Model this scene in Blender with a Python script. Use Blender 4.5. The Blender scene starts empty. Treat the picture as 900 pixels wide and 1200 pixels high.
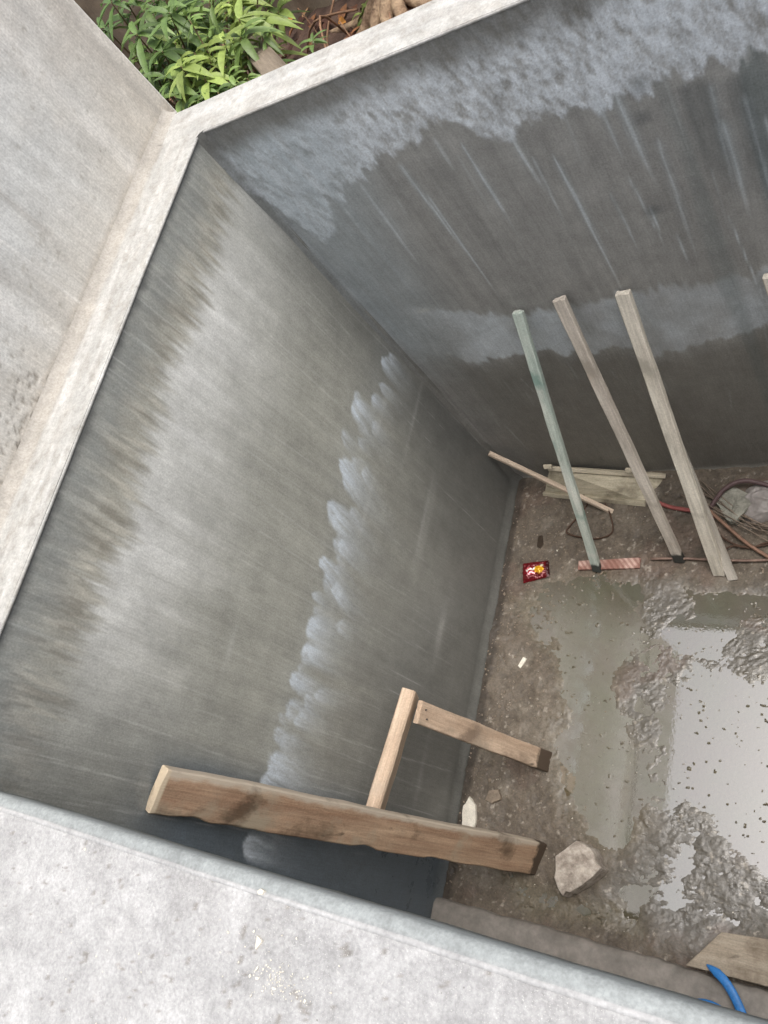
import bpy, bmesh, math, random
import numpy as np
from mathutils import Vector, Matrix
SC = bpy.context.scene
COL = SC.collection
rad = math.radians

# ------------------------------------------------------------------ camera
R = np.array([[0.8200364186612107, 0.22008783114818398, -0.5283006896169871],
              [-0.02406570228713889, -0.909023086485376, -0.41605032172806633],
              [-0.5718051364256205, 0.35389034292714056, -0.7401354681003934]])
F = 975.86
CAM = np.array([2.06556, 0.1038, 3.80964])
cam = bpy.data.cameras.new('camera'); camo = bpy.data.objects.new('camera', cam); COL.objects.link(camo)
M4 = Matrix.Identity(4)
for i in range(3):
    M4[i][0] = R[0, i]; M4[i][1] = -R[1, i]; M4[i][2] = -R[2, i]; M4[i][3] = CAM[i]
camo.matrix_world = M4
cam.sensor_fit = 'HORIZONTAL'; cam.sensor_width = 36; cam.lens = 36 * F / 900
cam.clip_start = 0.02; cam.clip_end = 500
SC.camera = camo
# ------------------------------------------------------------------ world + sun
w = bpy.data.worlds.new('World'); SC.world = w; w.use_nodes = True
nt = w.node_tree; nt.nodes.clear()
SUN_EL, SUN_AZ = rad(73), rad(80)
out = nt.nodes.new('ShaderNodeOutputWorld'); bg = nt.nodes.new('ShaderNodeBackground')
sky = nt.nodes.new('ShaderNodeTexSky'); sky.sky_type = 'NISHITA'; sky.sun_disc = False
sky.sun_elevation = SUN_EL; sky.sun_rotation = SUN_AZ; sky.dust_density = 7.0; sky.air_density = 1.0
bw_ = nt.nodes.new('ShaderNodeRGBToBW'); mx = nt.nodes.new('ShaderNodeMix'); mx.data_type = 'RGBA'
mx.inputs[0].default_value = 0.62
nt.links.new(sky.outputs[0], bw_.inputs[0]); nt.links.new(sky.outputs[0], mx.inputs[6]); nt.links.new(bw_.outputs[0], mx.inputs[7])
nt.links.new(mx.outputs[2], bg.inputs[0]); bg.inputs[1].default_value = 0.15
nt.links.new(bg.outputs[0], out.inputs[0])
sl = bpy.data.lights.new('sun', 'SUN'); sl.energy = 0.8; sl.angle = rad(40); sl.color = (1, .97, .92)
so = bpy.data.objects.new('sun', sl); COL.objects.link(so)
# direction to the sun (Nishita: rotation measured from +Y clockwise)
sd = Vector((math.sin(SUN_AZ) * math.cos(SUN_EL), math.cos(SUN_AZ) * math.cos(SUN_EL), math.sin(SUN_EL)))
so.rotation_euler = sd.to_track_quat('Z', 'Y').to_euler()
SC.view_settings.view_transform = 'Standard'; SC.view_settings.look = 'None'
SC.view_settings.exposure = 0.72; SC.view_settings.gamma = 1

# ------------------------------------------------------------------ measuring helpers (photo pixel -> point on a real plane)
def ray(u, v): return R.T @ np.array([u - 450, v - 600, F])
def on_z(u, v, z=0.0): d = ray(u, v); return CAM + d * ((z - CAM[2]) / d[2])
def on_x(u, v, x=0.0): d = ray(u, v); return CAM + d * ((x - CAM[0]) / d[0])
def on_y(u, v, y=2.1): d = ray(u, v); return CAM + d * ((y - CAM[1]) / d[1])
W, D, H = 3.2, 2.1, 2.61     # inside size of the tank

# ------------------------------------------------------------------ numpy noise
_T = np.random.RandomState(7).rand(256, 256)
def vn(x, y, s=0):
    x = np.asarray(x, float) + s * 17.31; y = np.asarray(y, float) + s * 9.77
    xi = np.floor(x).astype(int); yi = np.floor(y).astype(int); fx = x - xi; fy = y - yi
    fx = fx * fx * (3 - 2 * fx); fy = fy * fy * (3 - 2 * fy)
    a = _T[xi % 256, yi % 256]; b = _T[(xi + 1) % 256, yi % 256]; c = _T[xi % 256, (yi + 1) % 256]; d = _T[(xi + 1) % 256, (yi + 1) % 256]
    return (a * (1 - fx) + b * fx) * (1 - fy) + (c * (1 - fx) + d * fx) * fy
def fbm(x, y, s=0, o=4, g=.5):
    t = 0; a = 1; n = 0
    for k in range(o):
        t = t + a * vn(x * 2 ** k, y * 2 ** k, s + k * 3); n += a; a *= g
    return t / n
def ss(a, b, x):
    t = np.clip((x - a) / (b - a), 0, 1); return t * t * (3 - 2 * t)
def srgb(r, g, b):
    f = lambda c: ((c / 255 + .055) / 1.055) ** 2.4 if c > 10 else c / 255 / 12.92
    return np.array([f(r), f(g), f(b)])
def mixc(c, col, m):
    return c * (1 - m[..., None]) + np.asarray(col) * m[..., None]

# ------------------------------------------------------------------ mesh helpers
def finish(me, m, smooth=True):
    if m: me.materials.append(m)
    me.polygons.foreach_set('use_smooth', [smooth] * len(me.polygons)); me.update()
def link(name, me, parent=None):
    o = bpy.data.objects.new(name, me); COL.objects.link(o)
    if parent is not None: o.parent = parent
    return o
def tag(o, label=None, cat=None, group=None, kind=None):
    if label: o['label'] = label
    if cat: o['category'] = cat
    if group: o['group'] = group
    if kind: o['kind'] = kind
    return o
def empty(name, loc=(0, 0, 0)):
    o = bpy.data.objects.new(name, None); COL.objects.link(o); o.location = loc; o.empty_display_size = .05
    return o
def grid(name, P, mat, col=None, wet=None, parent=None, flip=False, closed=False, smooth=True):
    n, m = P.shape[:2]
    idx = np.arange(n * m).reshape(n, m)
    if closed: idx = np.concatenate([idx, idx[:, :1]], 1)
    q = np.stack([idx[:-1, :-1], idx[1:, :-1], idx[1:, 1:], idx[:-1, 1:]], -1).reshape(-1, 4)
    if flip: q = q[:, ::-1]
    me = bpy.data.meshes.new(name)
    me.vertices.add(n * m); me.vertices.foreach_set('co', P.reshape(-1).astype(np.float32))
    me.loops.add(q.size); me.loops.foreach_set('vertex_index', q.reshape(-1).astype(np.int32))
    me.polygons.add(len(q)); me.polygons.foreach_set('loop_start', np.arange(0, q.size, 4, dtype=np.int32))
    me.polygons.foreach_set('loop_total', np.full(len(q), 4, dtype=np.int32))
    me.update(calc_edges=True)
    if col is not None:
        a = me.attributes.new('tint', 'FLOAT_COLOR', 'POINT')
        c4 = np.concatenate([col.reshape(-1, 3), np.ones((n * m, 1))], 1)
        a.data.foreach_set('color', c4.reshape(-1).astype(np.float32))
    if wet is not None:
        a = me.attributes.new('wet', 'FLOAT', 'POINT'); a.data.foreach_set('value', np.broadcast_to(wet, (n, m)).reshape(-1).astype(np.float32))
    finish(me, mat, smooth)
    return link(name, me, parent)
def bm_obj(name, bm, mat, parent=None, smooth=False):
    bmesh.ops.recalc_face_normals(bm, faces=bm.faces[:])
    me = bpy.data.meshes.new(name); bm.to_mesh(me); bm.free(); finish(me, mat, smooth)
    return link(name, me, parent)
def rings_bm(bm, rings, caps=True):
    vs = [[bm.verts.new(p) for p in r] for r in rings]
    n = len(vs[0])
    for a, b in zip(vs[:-1], vs[1:]):
        for i in range(n):
            bm.faces.new((a[i], a[(i + 1) % n], b[(i + 1) % n], b[i]))
    if caps: bm.faces.new(vs[0]); bm.faces.new(vs[-1])
    return vs
def tube_bm(bm, pts, r, n=8, taper=None):
    pts = [Vector(p) for p in pts]; rings = []; up = Vector((0, 0, 1))
    for i, p in enumerate(pts):
        t = (pts[min(i + 1, len(pts) - 1)] - pts[max(i - 1, 0)]).normalized()
        if abs(t.dot(up)) > .95: u = Vector((1, 0, 0))
        else: u = up
        a = t.cross(u).normalized(); b = a.cross(t).normalized()
        rr = r * (1 if taper is None else taper[i])
        rings.append([p + a * rr * math.cos(k * 2 * math.pi / n) + b * rr * math.sin(k * 2 * math.pi / n) for k in range(n)])
    rings_bm(bm, rings)
def smooth_path(pts, k=8):
    pts = [np.array(p, float) for p in pts]; P = [pts[0]] + pts + [pts[-1]]; o = []
    for i in range(1, len(P) - 2):
        for j in range(k):
            t = j / k; a, b, c, d = P[i - 1], P[i], P[i + 1], P[i + 2]
            o.append(.5 * ((2 * b) + (c - a) * t + (2 * a - 5 * b + 4 * c - d) * t * t + (3 * b - a - 3 * c + d) * t ** 3))
    o.append(pts[-1]); return o

# ------------------------------------------------------------------ materials
def newmat(name):
    m = bpy.data.materials.new(name); m.use_nodes = True
    return m, m.node_tree, m.node_tree.nodes['Principled BSDF']
def N(nt, t, **k):
    n = nt.nodes.new(t)
    for a, b in k.items(): setattr(n, a, b)
    return n
def noise(nt, vec, scale, detail=6, rough=.6, dist=0, stretch=None):
    if stretch:
        mp = N(nt, 'ShaderNodeMapping'); mp.inputs['Scale'].default_value = stretch; nt.links.new(vec, mp.inputs[0]); vec = mp.outputs[0]
    n = N(nt, 'ShaderNodeTexNoise'); n.inputs['Scale'].default_value = scale; n.inputs['Detail'].default_value = detail
    n.inputs['Roughness'].default_value = rough; n.inputs['Distortion'].default_value = dist
    nt.links.new(vec, n.inputs['Vector']); return n.outputs['Fac']
def ramp(nt, fac, stops):
    r = N(nt, 'ShaderNodeValToRGB'); e = r.color_ramp.elements
    while len(e) < len(stops): e.new(.5)
    for i, (p, c) in enumerate(stops):
        e[i].position = p; e[i].color = (*([c] * 3 if np.isscalar(c) else list(c)), 1)
    nt.links.new(fac, r.inputs[0]); return r.outputs[0]
def mul(nt, a, b, f=1.0, mode='MULTIPLY'):
    x = N(nt, 'ShaderNodeMix', data_type='RGBA', blend_type=mode); x.inputs[0].default_value = f
    nt.links.new(a, x.inputs[6])
    if hasattr(b, 'links'): nt.links.new(b, x.inputs[7])
    else: x.inputs[7].default_value = (*b, 1)
    return x.outputs[2]
def mixf(nt, fac, a, b):
    x = N(nt, 'ShaderNodeMix', data_type='RGBA'); nt.links.new(fac, x.inputs[0])
    for s, v in ((6, a), (7, b)):
        if hasattr(v, 'links'): nt.links.new(v, x.inputs[s])
        else: x.inputs[s].default_value = (*v, 1)
    return x.outputs[2]
def math_(nt, op, a, b=None, c=None):
    x = N(nt, 'ShaderNodeMath', operation=op)
    for i, v in enumerate((a, b, c)):
        if v is None: continue
        if hasattr(v, 'links'): nt.links.new(v, x.inputs[i])
        else: x.inputs[i].default_value = v
    return x.outputs[0]
def bump(nt, bsdf, hs):
    prev = None
    for h, s, d in hs:
        b = N(nt, 'ShaderNodeBump'); b.inputs['Strength'].default_value = s; b.inputs['Distance'].default_value = d
        nt.links.new(h, b.inputs['Height'])
        if prev: nt.links.new(prev, b.inputs['Normal'])
        prev = b.outputs[0]
    nt.links.new(prev, bsdf.inputs['Normal'])
def plaster_mat(name, streak, dry_r=.75, wet_r=.3, grain=1.0, fleck=False):
    """plaster whose stains come from the mesh's own 'tint' attribute, trowel lines along 'streak'"""
    m, nt, b = newmat(name)
    at = N(nt, 'ShaderNodeAttribute', attribute_name='tint'); wt = N(nt, 'ShaderNodeAttribute', attribute_name='wet')
    ob = N(nt, 'ShaderNodeTexCoord').outputs['Object']
    f1 = noise(nt, ob, 9, 8, .65); f2 = noise(nt, ob, 22, 6, .7, 0, streak); f3 = noise(nt, ob, 150, 3, .6); f4 = noise(nt, ob, 70, 4, .65, 0, streak)
    c = mul(nt, at.outputs['Color'], ramp(nt, f1, [(.3, .86), (.7, 1.14)]))
    c = mul(nt, c, ramp(nt, f2, [(.3, .90), (.7, 1.10)]))
    c = mul(nt, c, ramp(nt, f4, [(.3, .95), (.72, 1.05)]))
    c = mul(nt, c, ramp(nt, f3, [(.32, .86), (.68, 1.13)])); c = mul(nt, c, ramp(nt, noise(nt, ob, 40, 8, .72), [(.34, .93), (.66, 1.07)]))
    if fleck:
        c = mixf(nt, ramp(nt, noise(nt, ob, 420, 3, .6), [(.62, 0), (.70, .55)]), c, (.74, .73, .70)); c = mixf(nt, ramp(nt, noise(nt, ob, 90, 6, .75, .5), [(.60, 0), (.72, .5)]), c, (.66, .65, .62))
        c = mixf(nt, ramp(nt, noise(nt, ob, 130, 3, .6), [(.25, .7), (.31, 0)]), c, (.16, .15, .14)); c = mul(nt, c, ramp(nt, noise(nt, ob, 34, 7, .7), [(.35, .86), (.65, 1.1)]))
    # rare pale flecks and dark pores
    v = N(nt, 'ShaderNodeTexVoronoi'); v.inputs['Scale'].default_value = 26; nt.links.new(ob, v.inputs['Vector'])
    sp = ramp(nt, v.outputs['Distance'], [(.0, 1), (.055, 0)]); sel = ramp(nt, noise(nt, ob, 3.1, 2), [(.58, 0), (.66, .55)])
    c = mixf(nt, math_(nt, 'MULTIPLY', sp, sel), c, (.55, .54, .5))
    nt.links.new(c, b.inputs['Base Color'])
    r = N(nt, 'ShaderNodeMapRange'); nt.links.new(wt.outputs['Fac'], r.inputs[0]); r.inputs[3].default_value = dry_r; r.inputs[4].default_value = wet_r
    rr = math_(nt, 'ADD', r.outputs[0], math_(nt, 'MULTIPLY', math_(nt, 'SUBTRACT', f1, .5), .3))
    nt.links.new(rr, b.inputs['Roughness']); b.inputs['Specular IOR Level'].default_value = .45
    bump(nt, b, [(f4, .22 * grain, .003), (f3, .25 * grain, .002), (f2, .3, .005)])
    return m
def wood_mat(name, light, dark, stain=None, wet_x=None, grain=1.0, rough=.75, stain_lo=.5, wet_col=(.075, .054, .038), edge=None, smudge=None):
    """sawn lumber; local X runs along the grain"""
    m, nt, b = newmat(name)
    ob = N(nt, 'ShaderNodeTexCoord').outputs['Object']
    g1 = noise(nt, ob, 14, 8, .7, .4, (.12, 1, 1)); g2 = noise(nt, ob, 70, 5, .7, .2, (.05, 1, 1)); g3 = noise(nt, ob, 4, 6, .65); g4 = noise(nt, ob, 160, 3, .6)
    c = mixf(nt, ramp(nt, g1, [(.32, 0), (.7, 1)]), dark, light)
    c = mul(nt, c, ramp(nt, g2, [(.3, .72), (.65, 1.12)]))
    c = mul(nt, c, ramp(nt, g4, [(.3, .86), (.7, 1.1)]))
    if stain is not None:
        c = mixf(nt, ramp(nt, g3, [(stain_lo, 0), (stain_lo + .14, .85)]), c, stain)
    kn = noise(nt, ob, 11, 3, .5, 1.0, (.6, 1, 1)); c = mul(nt, c, ramp(nt, kn, [(.24, .35), (.33, 1)]))
    if edge:
        sy = N(nt, 'ShaderNodeSeparateXYZ'); nt.links.new(ob, sy.inputs[0]); e = math_(nt, 'ADD', sy.outputs[1], math_(nt, 'MULTIPLY', math_(nt, 'SUBTRACT', noise(nt, ob, 20, 5, .6, 0, (.5, 1, 1)), .5), .05))
        mk = N(nt, 'ShaderNodeMapRange'); nt.links.new(e, mk.inputs[0]); mk.inputs[1].default_value = edge[0]; mk.inputs[2].default_value = edge[0] + .015; c = mixf(nt, math_(nt, 'MULTIPLY', mk.outputs[0], .8), c, edge[1])
        mk = N(nt, 'ShaderNodeMapRange'); nt.links.new(sy.outputs[0], mk.inputs[0]); mk.inputs[1].default_value = .018; mk.inputs[2].default_value = .010; c = mixf(nt, mk.outputs[0], c, tuple(srgb(200, 184, 160)))
    if smudge:
        c = mixf(nt, ramp(nt, noise(nt, ob, 7, 5, .6, .3, (.7, 1, 1)), [(.55, 0), (.68, .75)]), c, smudge)
    if wet_x is not None:
        sx = N(nt, 'ShaderNodeSeparateXYZ'); nt.links.new(ob, sx.inputs[0])
        e = math_(nt, 'ADD', sx.outputs[0], math_(nt, 'MULTIPLY', math_(nt, 'SUBTRACT', noise(nt, ob, 30, 3), .5), .05))
        mk = N(nt, 'ShaderNodeMapRange'); nt.links.new(e, mk.inputs[0]); mk.inputs[1].default_value = wet_x - .014; mk.inputs[2].default_value = wet_x + .006
        c = mixf(nt, mk.outputs[0], c, wet_col)
    nt.links.new(c, b.inputs['Base Color']); b.inputs['Roughness'].default_value = rough; b.inputs['Specular IOR Level'].default_value = .3
    bump(nt, b, [(g2, .5 * grain, .003), (g4, .3, .0015), (g3, .3, .01)])
    return m
def simple_mat(name, col, rough=.6, var=.25, scale=30, metal=0, b_s=.3, b_d=.003, col2=None):
    m, nt, b = newmat(name); ob = N(nt, 'ShaderNodeTexCoord').outputs['Object']
    f = noise(nt, ob, scale, 6, .65); f2 = noise(nt, ob, scale * 5, 4, .6)
    c2 = col2 if col2 is not None else [x * (1 - var) for x in col]
    c = mixf(nt, ramp(nt, f, [(.35, 0), (.65, 1)]), tuple(c2), tuple(col)); c = mul(nt, c, ramp(nt, f2, [(.3, .85), (.7, 1.1)]))
    nt.links.new(c, b.inputs['Base Color']); b.inputs['Roughness'].default_value = rough; b.inputs['Metallic'].default_value = metal
    bump(nt, b, [(f, b_s, b_d), (f2, b_s, b_d * .3)])
    return m

# ------------------------------------------------------------------ lower tank: the left wall with its stains
def polyline_at(q, pts):
    pts = sorted(pts); return np.interp(q, [p[0] for p in pts], [p[1] for p in pts])
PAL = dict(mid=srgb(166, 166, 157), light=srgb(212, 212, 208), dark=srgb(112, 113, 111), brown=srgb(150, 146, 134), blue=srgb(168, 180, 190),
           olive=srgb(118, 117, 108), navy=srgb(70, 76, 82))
def left_wall():
    ny, nz = 470, 470
    y = np.linspace(-.32, D, ny)[:, None] * np.ones(nz); z = np.linspace(-.05, H, nz)[None] * np.ones((ny, 1))
    ystr = y + .05 * (fbm(y * 1.2, z * 1.2, 40) - .5)
    st = fbm(ystr * 28, z * 1.5, 1, 4); st2 = fbm(ystr * 90, z * 3, 2, 3); big = fbm(y * 1.6, z * 1.3, 3, 4); mot = fbm(y * 9, z * 6, 4, 5)
    C = np.ones((ny, nz, 3)) * PAL['mid']
    C = C * (0.80 + .28 * big + .22 * (st - .5) + .14 * (st2 - .5))[..., None]
    # boundary between the rough brown band under the rim and the pale dry band
    b1 = polyline_at(y, [tuple(on_x(u, v)[1:]) for u, v in [(262, 235), (250, 300), (235, 360), (215, 400), (190, 450), (165, 520), (150, 560), (148, 620), (112, 660), (95, 720), (60, 830)]])
    b1 = b1 + .10 * (st2 - .5) + .10 * (fbm(ystr * 60, z * 5, 8, 3) - .5) + .12 * (fbm(y * 4, z * 0, 9, 3) - .5)
    up = ss(-.06, .05, z - b1)
    b2 = b1 - .34 - .35 * (big - .5)
    pale = ss(-.30, .28, z - b2) * (1 - up) * ss(.02, .6, y) * (1 - .35 * ss(1.5, 2.0, y))
    C = mixc(C, PAL['light'], np.clip(pale * (.85 + .5 * (st - .5) + .35 * (mot - .5)), 0, 1))
    rough = np.clip(.75 + 1.2 * (fbm(ystr * 50, z * 7, 11, 4) - .5), 0, 1)
    C = mixc(C, PAL['brown'] * 1.12, up * rough * ss(.1, .5, y) * .7)
    C = mixc(C, srgb(184, 180, 168), up * ss(.46, .66, fbm(ystr * 70, z * 10, 12, 3)) * .75)
    C = mixc(C, srgb(122, 117, 106), up * ss(.56, .66, fbm(ystr * 60, z * 8, 14, 3)) * .5)
    # bluish damp band hugging the rim
    rim = ss(.20, .06, (H - z) + .10 * (mot - .5)); C = mixc(C, srgb(134, 139, 138), rim * .6)
    C = mixc(C, PAL['dark'] * .75, ss(.045, .008, (H - z) + .03 * (st - .5)) * .9)  # thin shadow line under the coping, painted into the plaster colour
    # darker plaster low down, toward the near end and into the corner
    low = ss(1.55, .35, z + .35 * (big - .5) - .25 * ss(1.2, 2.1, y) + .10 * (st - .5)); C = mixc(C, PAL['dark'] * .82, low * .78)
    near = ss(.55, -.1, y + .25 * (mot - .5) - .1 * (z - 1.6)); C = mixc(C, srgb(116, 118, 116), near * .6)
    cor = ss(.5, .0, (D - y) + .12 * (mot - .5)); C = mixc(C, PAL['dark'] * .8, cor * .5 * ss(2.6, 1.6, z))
    C = mixc(C, srgb(92, 104, 114), ss(.26, .10, y + .08 * (big - .5)) * ss(2.15, 1.75, z) * .85)  # bluish shade below the deck overhang, painted into the wall colour
    C = mixc(C, srgb(104, 104, 100), ss(.035, .012, D - y) * .7)  # corner colour darkened to tone down the light its fillet catches
    # pale vertical trowel lines
    rs = np.random.RandomState(5)
    for k in range(170):
        y0 = rs.uniform(0, D); z0 = rs.uniform(.4, 2.55); L = rs.uniform(.1, 1.2); wd = rs.uniform(.001, .003); a = rs.uniform(.05, .25); sl_ = rs.uniform(-.05, .05)
        m = np.exp(-((y - y0 - sl_ * (z - z0)) / wd) ** 2) * ss(L / 2, L / 2 - .1, np.abs(z - z0)) * a
        C = mixc(C, PAL['light'] * (1.05 if k % 3 else .45), m)
    # soft cloudy lap marks, horizontal
    for k in range(10):
        y0 = rs.uniform(0, D); z0 = rs.uniform(.3, 1.9)
        m = np.exp(-((y - y0) / rs.uniform(.05, .25)) ** 2 - ((z - z0) / rs.uniform(.01, .03)) ** 2) * rs.uniform(.1, .25); C = mixc(C, PAL['light'], m)
    # long faint drip at right of centre
    a0 = on_x(510, 600); a1 = on_x(490, 790)
    t = np.clip((z - a1[2]) / (a0[2] - a1[2]), 0, 1); yy = a1[1] + (a0[1] - a1[1]) * t
    # row of milky brush dabs
    dabs = [(452, 425, 1), (418, 478, 1.2), (440, 470, .8), (404, 545, 1.2), (425, 520, .6), (390, 598, 1.2), (402, 640, .8), (380, 658, 1), (384, 680, .8), (366, 736, 1.1), (360, 765, 1),
            (400, 735, .6), (346, 796, 1), (342, 830, .8), (375, 815, .6), (328, 860, .8), (322, 893, 1.2), (314, 915, 1), (292, 990, 1.1), (395, 690, .7), (372, 700, .7), (440, 500, .6), (430, 555, .6), (415, 600, .6), (352, 845, .6)]
    for t in np.linspace(0, 1, 30):
        i = min(int(t * 12), 11); A_ = [(446, 430), (420, 475), (408, 520), (403, 560), (392, 600), (388, 645), (382, 680), (372, 730), (360, 770), (350, 810), (336, 845), (326, 885), (314, 930)]; f = t * 12 - i
        dabs.append((A_[i][0] * (1 - f) + A_[i + 1][0] * f + rs.uniform(-6, 18), A_[i][1] * (1 - f) + A_[i + 1][1] * f + rs.uniform(-10, 10), rs.uniform(.3, .8)))
    for k, (u, v, s) in enumerate(dabs):
        p = on_x(u, v); dy = y - p[1]; dz = p[2] + .03 - z
        L = .17 * s * rs.uniform(.8, 1.3); wd = .031 * math.sqrt(s) * rs.uniform(.8, 1.3)
        cy = dy + .30 * dz * rs.uniform(-.6, 1) + .016 * (fbm(y * 30, z * 20, 200 + k, 3) - .5); wd = wd * (1 + .5 * np.clip(dz / .15, 0, 1.5))
        m = ss(-.014, .012, dz - (cy / wd) ** 2 * .02 + .03 * (fbm(y * 60, z * 30, 230 + k, 3) - .5)) * np.exp(-np.clip(dz, 0, 9) / L * 2.0) * ss(1.25, .55, np.abs(cy) / wd)
        m = m * (.15 + 1.5 * (fbm(cy * 130 + dz * 12, z * 5, 60 + k, 3)))
        C = mixc(C, srgb(210, 219, 227), np.clip(m * 1.15 * min(s, 1.05), 0, .92))
    haze = np.exp(-((z - 1.40 - .04 * np.sin(y * 5)) / .10) ** 2) * ss(.1, .3, y) * .12 * fbm(ystr * 30, z * 4, 71, 3); C = mixc(C, PAL['blue'], haze)
    # cove at the foot
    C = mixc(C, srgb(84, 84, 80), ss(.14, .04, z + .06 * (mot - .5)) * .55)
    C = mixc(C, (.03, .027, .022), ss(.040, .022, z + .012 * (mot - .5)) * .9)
    wet = np.clip(.25 + .6 * low + .3 * near, 0, 1)
    x = .004 * (fbm(y * 2, z * 2, 20, 3) - .5) + .0012 * (st2 - .5) + .045 * np.clip((.10 - z) / .10, 0, 1) ** 2 + .028 * np.clip((.035 - (D - y)) / .035, 0, 1) ** 2
    P = np.stack([x, y, z], -1)
    return P, C, wet
M_left = plaster_mat('plaster_left', (1, 6, .35))
t_left = empty('tank_wall', (0, 0, 0)); tag(t_left, 'tall smooth grey plastered pit wall crossed by a row of white brush dabs', 'wall', 'walls of the pit')
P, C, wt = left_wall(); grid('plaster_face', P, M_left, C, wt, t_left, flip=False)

def drip(C, x, z, p, L, wd, a, col, rs, lean=0):
    dx = x - p[0] - lean * (p[2] - z); dz = p[2] - z
    m = ss(-.02, .02, dz) * ss(L, L * .5, dz) * np.exp(-(dx / wd) ** 2) * a
    return mixc(C, col, m)
def back_wall():
    nx, nz = 560, 470
    x = np.linspace(0, W, nx)[:, None] * np.ones(nz); z = np.linspace(-.05, H, nz)[None] * np.ones((nx, 1))
    st = fbm(x * 26, z * 1.3, 1, 4); st2 = fbm(x * 80, z * 3, 2, 3); big = fbm(x * 1.7, z * 1.2, 5, 4); mot = fbm(x * 10, z * 7, 6, 5); fine = fbm(x * 40 + z * 14, z * 16, 7, 4)
    C = np.ones((nx, nz, 3)) * srgb(164, 163, 159)
    C = C * (.80 + .26 * big + .26 * (st - .5) + .14 * (st2 - .5))[..., None]
    # upper lime band, ragged lower edge
    pts = [(236, 175), (330, 300), (360, 330), (380, 285), (405, 235), (440, 190), (470, 170), (510, 148), (540, 150), (565, 165), (600, 168), (630, 130), (660, 135), (720, 122), (760, 100), (800, 90), (850, 82), (899, 58)]
    bl = polyline_at(x, [(on_y(u, v)[0], on_y(u, v)[2]) for u, v in pts])
    q = z - bl + .14 * (fbm(x * 16, z * 1.5, 13, 3) - .5) + .05 * (fine - .5)
    band = ss(-.012, .022, q + .05 * (fbm(x * 70, z * 18, 17, 3) - .5))
    tex = np.clip(.72 + 2.4 * (fbm(x * 55 + z * 14, z * 24, 7, 5, .7) - .5) + .8 * (mot - .5), 0, 1)
    C = mixc(C, srgb(226, 232, 237), band * tex)
    # broad bluish patch down the corner
    cp = ss(.50, .15, x + .12 * (big - .5) - .12 * (z - 1.6)) * ss(.9, 1.5, z + .3 * (mot - .5)); C = mixc(C, srgb(172, 184, 190), cp * .6 * (.6 + .8 * (st - .2)))
    # dark strip under the coping
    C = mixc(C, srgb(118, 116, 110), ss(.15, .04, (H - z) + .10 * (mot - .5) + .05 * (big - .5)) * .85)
    # middle blue-grey band
    up = polyline_at(x, [(on_y(u, v)[0], on_y(u, v)[2]) for u, v in [(450, 362), (520, 358), (600, 372), (660, 362), (700, 350), (760, 340), (850, 328), (899, 318)]])
    lo = polyline_at(x, [(on_y(u, v)[0], on_y(u, v)[2]) for u, v in [(450, 395), (480, 408), (560, 424), (620, 412), (700, 410), (760, 412), (800, 408), (850, 398), (899, 380)]])
    rag = .09 * (fbm(x * 14, z * 2, 23, 3) - .5) + .04 * (fine - .5)
    rag = rag + .05 * (fbm(x * 60, z * 12, 27, 3) - .5); mb = ss(-.02, .025, up - z + rag) * ss(-.012, .012, z - lo + rag) * ss(.15, .42, x)
    C = mixc(C, srgb(206, 213, 217), mb * np.clip(.72 + 1.3 * (fbm(x * 7, z * 5, 25, 3) - .5), .3, .9))
    C = mixc(C, srgb(180, 186, 188), mb * ss(.62, .75, fbm(x * 5, z * 12, 26, 3)) * .4)
    # lower damp plaster
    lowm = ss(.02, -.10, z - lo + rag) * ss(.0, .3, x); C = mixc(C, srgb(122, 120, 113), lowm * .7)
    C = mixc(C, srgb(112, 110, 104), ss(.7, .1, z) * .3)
    # teal-grey vertical wet stripes at the far end
    s2 = ss(.50, .66, fbm(x * 9, z * .5, 33, 3)) * ss(1.2, 1.6, x) * (1 - band); C = mixc(C, srgb(108, 120, 120), s2 * .6)
    rs = np.random.RandomState(11)
    D_ = [(545, 180, .30, .004), (600, 150, .16, .010), (620, 170, .25, .005), (650, 190, .30, .004), (700, 120, .22, .005), (722, 95, .28, .008), (765, 165, .34, .007), (768, 245, .15, .004), (790, 270, .2, .003), (830, 110, .25, .007), (845, 125, .4, .009),
          (870, 100, .35, .008), (892, 140, .15, .006), (660, 180, .5, .006), (470, 200, .3, .006), (420, 205, .3, .01), (560, 190, .2, .008), (505, 165, .25, .006), (740, 200, .25, .003), (500, 215, .35, .004), (715, 210, .25, .003), (855, 250, .3, .003)]
    for u, v, L, wd in D_:
        p_ = on_y(u + rs.uniform(-6, 6), v + rs.uniform(-12, 20)); l_ = rs.uniform(-.06, .06); L = L * rs.uniform(.5, 2.0)
        C = drip(C, x + .004 * (vn(z * 14, x * 0, int(u)) - .5), z, p_, L, wd * .55, rs.uniform(.45, .95), srgb(216, 222, 224), rs, l_); C = drip(C, x, z, p_, L * .8, wd * 2.2, rs.uniform(.1, .35), srgb(176, 186, 190), rs, l_)
    for k in range(70):
        C = drip(C, x, z, (rs.uniform(.1, 2.6), 0, rs.uniform(.6, 2.3)), rs.uniform(.06, .35), rs.uniform(.0015, .005), rs.uniform(.1, .4), srgb(190, 195, 195), rs, rs.uniform(-.15, .15))
    for u, v, L, wd in [(745, 90, .08, .03), (750, 130, .06, .03), (820, 95, .5, .03), (860, 90, .55, .035), (800, 100, .4, .02), (765, 242, .05, .03)]:
        C = drip(C, x, z, on_y(u, v), L, wd, .5, srgb(92, 98, 98), rs)
    # pale scuff
    p = on_y(497, 364); C = mixc(C, srgb(190, 192, 186), np.exp(-((x - p[0]) / .035) ** 2 - ((z - p[2]) / .012) ** 2) * .7)
    C = mixc(C, srgb(100, 100, 96), ss(.035, .012, x) * .7)  # shade painted along the vertical corner, where the fillet shows too bright
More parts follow.
